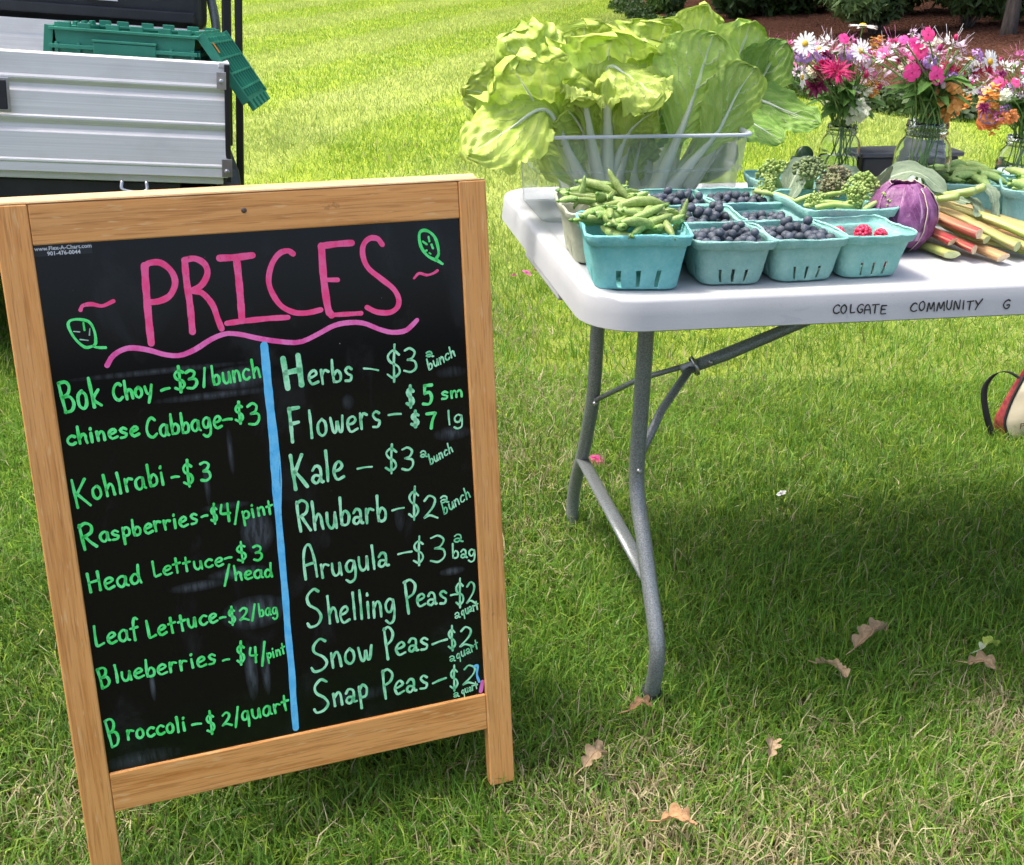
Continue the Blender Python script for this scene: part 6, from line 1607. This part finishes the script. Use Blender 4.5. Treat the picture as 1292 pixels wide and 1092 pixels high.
tg = MB().add(vs, fs).build('tailgate', AL, cart, bevel=.0015)
MB().box((.035, -.004, H0 + .185), (.135, .004, .082)).build('badge_rim', M_['bright_metal'], tg, bevel=.002)
MB().box((.035, -.0075, H0 + .185), (.121, .004, .070)).build('badge', M_['black_plastic'], tg, bevel=.002)
MB().prism([(.025, -.004), (.032, .006), (.040, .009), (.031, .000)], 0, .0006, M=Matrix.Translation((.035, -.0097, H0 + .185)) @ Matrix.Rotation(PI / 2, 4, 'X')).build('emblem', M_['white_print'], tg)
for s in (-1, 1):
    sd = MB()
    x = s * (HW - .004)
    for z0, z1 in ((H0, H0 + .085), (H0 + .095, H0 + .185), (H0 + .195, H0 + .275)):
        sd.box2((x - .010, .03, z0), (x + .010, 1.12, z1))
    sd.box2((x - .004, .03, H0), (x + .004, 1.12, H0 + .28))
    sdo = sd.build('bed_side', AL, cart, bevel=.002)
    MB().box2((x - .014, .02, H0 + .276), (x + .014, 1.14, H0 + .290)).build('top_rail', AL, sdo, bevel=.002)
    MB().box2((x + s * .006 - .006, .004, H0 - .012), (x + s * .006 + .008, .028, H0 + .286)).build('corner_post', BP, cart, bevel=.002)
    lt = MB(); lt.box2((x - .020, -.012, H0 + .225), (x + .004, -.004, H0 + .268)); lt.tube([(x - .008, -.012, H0 + .245), (x - .008, -.022, H0 + .245)], .006, 8)
    lt.build('latch', M_['bright_metal'], cart, bevel=.001)
    lt = MB(); lt.box2((x - .010, -.012, H0 + .004), (x + .016, -.004, H0 + .05)); lt.tube([(x + .003, -.012, H0 + .018), (x + .003, -.024, H0 + .018)], .007, 8)
    lt.build('hinge', M_['bright_metal'], cart, bevel=.001)
    MB().box2((x + s * .012, .10, H0 + .03), (x + s * .016, .16, H0 + .10)).build('reflector', mat('cart_reflector', (.35, .02, .01), rough=.3), cart)
MB().box2((-HW + .01, .02, H0 - .02), (HW - .01, 1.12, H0)).build('bed_floor', AL, cart, bevel=.002)
fw_ = MB(); fw_.box2((-HW + .012, 1.10, H0), (HW - .012, 1.13, H0 + .34))
for z in (.06, .15, .24): fw_.box2((-HW + .014, 1.094, H0 + z), (HW - .014, 1.10, H0 + z + .05))
fwo = fw_.build('bed_front', AL, cart, bevel=.002)
lb = MB().box2((-.29, 1.090, H0 + .17), (-.19, 1.0935, H0 + .235)).build('warning_label', M_['white_print'], fwo)
# labels on the inside of the bed front
lbl = [(M_['orange'], (-.30, .275), (-.17, .288)), (M_['yellow'], (-.30, .235), (-.265, .272)), (M_['black_plastic'], (-.262, .235), (-.17, .272)), (M_['lime'], (-.265, .180), (-.17, .228))]
# chassis, bumper, underside
ch = MB(); ch.box2((-.36, .02, .34), (-.30, 2.7, .40)); ch.box2((.30, .02, .34), (.36, 2.7, .40)); ch.box2((-.45, .0, .38), (.45, .05, .46)); ch.box2((-.50, .05, .50), (.50, 1.1, .575)); ch.box2((-.45, 1.2, .25), (.45, 2.6, .32))
ch.build('chassis', M_['black_plastic'], cart, bevel=.004)
MB().tube(bez([(.355, -.004, .585), (.358, -.015, .562), (.412, -.015, .560), (.415, -.004, .585)], 12), .005, 8).build('release_handle', M_['bright_metal'], cart)
MB().box2((-.05, -.12, .33), (.05, .06, .37)).build('tow_hitch', BP, cart, bevel=.003)
MB().tube([(-.5, .42, .28), (.5, .42, .28)], .04, 10).build('axle', BP, cart)
def wheel(x, y):
    w = MB(); Mw = Matrix.Translation((x, y, .28)) @ Matrix.Rotation(PI / 2, 4, 'Y')
    w.lathe([(.15, -.10), (.25, -.105), (.275, -.085), (.28, 0), (.275, .085), (.25, .105), (.15, .10), (.15, -.10)], 36, M=Mw)
    for k in range(26):
        a = 2 * PI * k / 26
        for sgn2 in (-1, 1):
            w.box((0, 0, 0), (.018, .016, .085), 0, Mw @ Matrix.Rotation(a + sgn2 * .06, 4, 'Z') @ Matrix.Translation((.279, 0, sgn2 * .045)))
    t = w.build('wheel', M_['black_rubber'], cart)
    r = MB(); r.lathe([(.152, -.085), (.145, -.06), (.05, -.05), (.03, -.07), (.0005, -.07)], 28, M=Mw); r.lathe([(.152, .085), (.145, .06), (.05, .05), (.03, .07), (.0005, .07)], 28, M=Mw)
    r.build('rim', M_['bright_metal'], t)
for x, y in ((-.52, .42), (.50, .42), (-.52, 2.35), (.50, 2.35)): wheel(x, y)
# cab
cb = MB(); cb.box2((-.60, 1.20, .40), (.60, 1.75, .72)); cb.box2((-.60, 1.75, .30), (.60, 2.25, .36)); cb.build('cab_floor', M_['black_plastic'], cart, bevel=.02)
hd = MB(); hd.prism([(1.9, .36), (2.9, .40), (2.95, .62), (2.6, .80), (2.2, .92), (2.15, .36)], -.60, .60, M=Matrix(((0, 0, 1, 0), (1, 0, 0, 0), (0, 1, 0, 0), (0, 0, 0, 1)))); hd.build('bonnet', mat('dark_green_bodywork', (.02, .05, .03), rough=.3), cart, bevel=.03)
st = MB(); st.box2((-.56, 1.28, .72), (.56, 1.72, .82)); st.build('seat_cushion', M_['black_plastic'], cart, bevel=.03, seg=3)
sb = MB()
def sbf(a, b):
    x = -.57 + 1.14 * a; e = max(0, abs(2 * a - 1) - .82) / .18
    return Vector((x, 1.20 + .05 * math.sin(b * PI) - .0 * b, .955 + .36 * b * (1 - .0 * e) - .13 * e * e * b))
sb.box2((-.56, 1.165, .925), (.59, 1.275, 1.22)); sb.build('seat_back', M_['black_plastic'], cart, bevel=.045, seg=5)
MB().box2((-.53, 1.145, .955), (.55, 1.165, .995)).build('seat_back_ledge', M_['black_plastic'], cart, bevel=.008, seg=3)
MB().box2((.20, 1.142, 1.012), (.30, 1.1647, 1.020)).build('seat_emblem', M_['white_print'], cart)
MB().tube(bez([(.61, 1.22, .84), (.62, 1.22, .95), (.595, 1.24, 1.1), (.58, 1.26, 1.3)], 12), .016, 10).build('grab_rail', M_['steel_grey'], cart)
for s in (-1, 1):
    MB().box2((s * .655 - .016, 1.16, .55), (s * .655 + .016, 1.20, 1.98)).build('roof_post', BP, cart, bevel=.006)
    MB().box2((s * .685 - .012, .86, .40), (s * .685 + .012, .90, 1.98)).build('roof_post', BP, cart, bevel=.005)
    MB().tube([(s * .58, 2.2, .9), (s * .56, 1.9, 1.96)], .018, 8).build('roof_post', BP, cart)
    m = MB(); m.prism([(.02, .42), (.98, .42), (.98, .56), (.30, .585), (.02, .56)], min(s * .60, s * .66), max(s * .60, s * .66), M=Matrix(((0, 0, 1, 0), (1, 0, 0, 0), (0, 1, 0, 0), (0, 0, 0, 1)))); m.build('fender', M_['black_plastic'], cart, bevel=.006)
MB().box2((-.66, .70, 1.98), (.66, 2.15, 2.03)).build('roof', M_['black_plastic'], cart, bevel=.02, seg=3)
MB().tube([(-.22, 2.1, .95), (-.22, 1.92, 1.12)], .02, 8).build('steering_column', BP, cart)
MB().lathe([(.16, 0), (.172, .008), (.18, 0), (.172, -.008), (.16, 0)], 28, M=Matrix.Translation((-.22, 1.9, 1.13)) @ Matrix.Rotation(R(50), 4, 'X')).build('steering_wheel', M_['black_rubber'], cart)
for mt, a, b in lbl:
    MB().box2((a[0] + .06, 1.0905, H0 + a[1]), (b[0] + .06, 1.0925, H0 + b[1])).build('warning_label', mt, fwo)
bpy.data.objects.remove(lb)

# ---- green crate in the bed
cr = empty('lidded_crate', mat=UM @ Matrix.Translation((.408, .325, .612)) @ Matrix.Rotation(R(-9), 4, 'Z'), label='green attached-lid crate standing open in the cargo bed', cat='crate')
GC = M_['crate_green']
CW, CL, CH = .176, .225, .335
def wallbox(m, a, b): m.box2(a, b)
body = MB()
body.box2((-CW + .02, -CL + .02, 0), (CW - .02, CL - .02, .006))
# tapered walls
def wall(m, side):
    t = .006
    for s in (side,):
        if s in ('f', 'b'):
            sg = -1 if s == 'f' else 1
            m.prism([(-CW + .03, 0), (CW - .03, 0), (CW, CH), (-CW, CH)], 0, t, M=Matrix(((1, 0, 0, 0), (0, -.0769 * sg * 0, 1, sg * (CL - t / 2) - t / 2), (0, 1, 0, 0), (0, 0, 0, 1))))
        else:
            sg = -1 if s == 'l' else 1
            m.box2((sg * (CW - .008) - t / 2, -CL + .003, 0.0), (sg * (CW - .008) + t / 2, CL - .003, CH))
for s in 'fblr': wall(body, s)
body.build('body', GC, cr, bevel=.0015)
rib = MB()
for sg in (-1, 1):
    y = sg * CL
    for x in (-.17, -.115, -.075, .075, .115, .17): rib.box2((x - .004, y - .010 * (1 if sg < 0 else 0), .02), (x + .004, y + .010 * (1 if sg > 0 else 0), CH - .035))
    rib.box2((-CW - .006, y - .013, CH - .050), (CW + .006, y + .013, CH - .040))
    rib.box2((-CW - .008, y - .012, CH - .006), (CW + .008, y + .012, CH + .001))
    rib.box2((-.080, y - .016, CH - .085), (.080, y + .016, CH - .080)); rib.box2((-.080, y - .016, CH - .030), (.080, y + .016, CH - .024))
    for x in (-.15, -.10, -.03, .03, .10, .15): rib.box2((x - .016, y - .006, CH), (x + .016, y + .006, CH + .014))
for sg in (-1, 1):
    x = sg * CW
    rib.box2((x - .012, -CL - .006, CH - .050), (x + .012, CL + .006, CH - .040)); rib.box2((x - .012, -CL - .006, CH - .006), (x + .012, CL + .006, CH + .001))
    for y in (-.2, -.13, -.06, .06, .13, .2): rib.box2((x - .009, y - .004, .02), (x + .009, y + .004, CH - .035))
    for y in (-.18, -.09, 0, .09, .18): rib.box2((x - .005, y - .02, CH), (x + .005, y + .02, CH + .012))
rib.build('ribs', GC, cr, bevel=.0012)
MB().box2((-.078, -CL - .014, CH - .080), (.078, -CL - .009, CH - .031)).build('handle_panel', GC, cr, bevel=.002)
def lidflap(sg, ang, name='lid_flap'):
    m = MB(); W2 = .200
    m.box2((0, -CL, -.004), (W2, CL, .004))
    for y in np.linspace(-CL + .01, CL - .01, 9): m.box2((.012, y - .003, .004), (W2 - .012, y + .003, .012))
    for x in (.03, .075, .12, .165): m.box2((x - .003, -CL + .004, .004), (x + .003, CL - .004, .011))
    for k in range(5): m.box2((W2 - .002, -CL + .05 + k * .09, -.005), (W2 + .026, -CL + .095 + k * .09, .006))
    m.box2((0, -CL - .004, -.010), (W2, -CL + .002, .012)); m.box2((0, CL - .002, -.010), (W2, CL + .004, .012))
    o = m.build(name, GC, cr, bevel=.001)
    o.matrix_local = Matrix.Translation((sg * (CW + .010), 0, CH + .004)) @ (Matrix.Rotation(PI, 4, 'Z') if sg < 0 else Matrix.Identity(4)) @ Matrix.Rotation(ang, 4, 'Y')
    return o
lf = lidflap(1, R(54)); lidflap(-1, R(84))
MB().box2((.03, -CL + .03, .0125), (.06, -CL + .05, .0131)).build('flap_print', M_['orange'], lf)

# ------------------------------------------------------------------ tote bag on the grass
tb = empty('tote_bag', (1.262, 2.70, 0), R(8), 'cream and red tote bag with black strap lying on the grass at the right edge', 'bag')
def bagf(a, b):
    x = .00 + .42 * a; z = .012 + .185 * b
    bul = math.sin(PI * min(1, max(0, a))) ** .6 * math.sin(PI * b) ** .5
    lx = .03 * (1 - a) * ((b - .15) ** 2 * 1.6 + (.25 - b if b < .25 else 0) * 3.0 + b * .3)
    return Vector((x + lx + .020 * b * (1 - a), -.030 - .040 * bul + .05 * b + .004 * math.sin(a * 17 + b * 5), z + .006 * math.sin(a * 9)))
CREAM = mat('cream_canvas', (.62, .55, .38), (.70, .63, .47), 12, .7, bmp=.5, bscale=160, bdist=.001)
MAROON = mat('maroon_fabric', (.22, .012, .03), (.40, .07, .05), 60, .7, bmp=.4, bscale=120, bdist=.001)
BLACKW = mat('black_webbing', (.008, .008, .009), (.015, .015, .016), 200, .7)
MB().grid(bagf, 26, 20).build('front_panel', CREAM, tb)
def bagb(a, b): 
    q = bagf(a, b); return Vector((q.x - .004 + .02 * b, .045 - (q.y + .03) * .6, q.z * .99))
MB().grid(bagb, 20, 14).build('back_panel', MAROON, tb)
def gus(a, b):
    p, q = bagf(0, b), bagb(0, b); r_ = p.lerp(q, a); r_.x -= .016 * math.sin(PI * a) * (0.3 + b); return r_
MB().grid(gus, 8, 14).build('side_gusset', MAROON, tb)
def bot(a, b):
    return bagf(a, 0).lerp(bagb(a, 0), b) - Vector((0, 0, .006 * math.sin(PI * b)))
MB().grid(bot, 12, 5).build('bottom', MAROON, tb)
MB().tube([bagf(0, k / 14) for k in range(15)] , .004, 6).build('piping', BLACKW, tb)
MB().tube([bagf(k / 14, 0) for k in range(15)] , .004, 6).build('piping', BLACKW, tb)
sp = bez([(.028, -.01, .178), (.0, .0, .192), (-.035, .0, .188), (-.060, -.005, .150), (-.050, -.02, .085), (-.018, -.03, .012)], 30)
m = MB(); vs = []; fs = []
for i, p in enumerate(sp):
    w = .010 if i > 8 else .006
    off = Vector((.9, .25, .1)).normalized() * w
    vs += [p - off, p + off, p + off + Vector((0, .002, 0)), p - off + Vector((0, .002, 0))]
for i in range(len(sp) - 1):
    for k in range(4): fs.append((i * 4 + k, i * 4 + (k + 1) % 4, (i + 1) * 4 + (k + 1) % 4, (i + 1) * 4 + k))
m.add(vs, fs, 0, True).build('strap', BLACKW, tb)
INKB = mat('brown_print', (.25, .10, .05), rough=.6)
for s, x, z, sz in (('IS', .036, .112, .016), ('PE', .034, .062, .026)):
    o = text_mesh(s, sz, INKB, 'printed_text', tb, Matrix.Translation((x, -.062, z)) @ Matrix.Rotation(R(100), 4, 'X') @ Matrix.Rotation(R(12), 4, 'Z'))
sc = MB(); sc.tube(bez([(1.305, 2.58, .03), (1.33, 2.57, .055), (1.37, 2.58, .05), (1.40, 2.6, .02)], 10), [.012, .016, .018, .02, .02, .02, .02, .018, .016, .014, .01], 8, flat=.5)
sc.build('crumpled_cloth', MAROON, label='crumpled maroon cloth on the grass below the tote bag', cat='cloth')

# ------------------------------------------------------------------ fallen leaves and petals
def oak_outline(v):
    base = max(.03, math.sin(PI * min(1, max(.0, v)) ** .9) ** .7)
    return base * (.38 + .62 * abs(math.sin(v * 3.5 * PI + .25)) ** .8)
def fallen(x, y, L, az, hw, seed, mt, label, curl=.35, z=.046):
    L *= 1.08; hw *= 1.25
    ca, sa = math.cos(az), math.sin(az)
    rd = random.Random(seed)
    P = [Vector((-L / 2 * ca, -L / 2 * sa, -.004)), Vector((0, 0, .010 + curl * L * .12)), Vector((L / 2 * ca, L / 2 * sa, curl * L * .25))]
    o = sheet_leaf('fallen_leaf', P, hw, M_[mt], (rd.uniform(-.5, .5), rd.uniform(-.7, .1), 1), .9, 12, 34, pet=.1, pw=.003, cup=rd.uniform(.5, 1.0), seed=seed, thick_rib=False, shape=oak_outline, wave=1.4)
    o.location = (x, y, z + float(gz(x, y)))
    MB().tube([P[0], P[0] - Vector((ca * .02, sa * .02, .006))], [.0012, .0008], 5).build('leaf_stalk', M_[mt], o)
    return tag(o, label, 'fallen leaf', 'fallen leaves on the grass')
fallen(.650, 1.705, .075, .55, .017, 1, 'oakleaf', 'largest curled tan oak leaf on the grass right of the table leg', .7)
fallen(.555, 1.610, .060, -1.0, .018, 2, 'oakleaf', 'pale tan oak leaf with pointed lobes just below the largest one', .5)
fallen(.218, 1.500, .034, .1, .008, 3, 'oakleaf2', 'small orange-brown leaf below the foot of the table leg')
fallen(.135, 1.374, .042, .7, .012, 4, 'oakleaf', 'folded brown leaf between the sign and the dry patch')
fallen(.245, 1.240, .046, -.35, .011, 5, 'oakleaf2', 'russet leaf lying on the straw-coloured patch nearest the camera')
fallen(.411, 1.405, .030, 1.2, .010, 6, 'oakleaf', 'small crumpled leaf in the middle of the dark grass')
fallen(.822, 1.632, .045, -.7, .011, 7, 'oakleaf', 'narrow curled brown leaf near the right edge')
fallen(.855, 1.69, .028, .2, .012, 8, 'cab0', 'small yellow-green leaf just above the narrow brown one', .3)
rd = random.Random(8)
for i, (x, y, r, mt, lb) in enumerate(((.2027, 2.443, .019, 'f_pink', 'pink blossom on the grass behind the table leg'), (.045, 4.06, .020, 'f_rose', 'pink blossom on the lawn left of the table edge, left one'), (.085, 4.09, .022, 'f_pink', 'pink blossom on the lawn left of the table edge, brighter one'), (-.004, 4.02, .015, 'f_rose', 'faded pink petals farthest left on the lawn'),
                                   (.612, 2.286, .012, 'f_white', 'small white blossom on the grass under the table'))):
    m = MB(); fl_phlox(m, r, rd); fl_spiky(m, r * .8, rd, 16, .3)
    o = m.build('fallen_blossom', M_[mt], label=lb, cat='blossom', group='fallen blossoms on the lawn'); o.location = (x, y, .045); o.rotation_euler = (.4, .2, i)
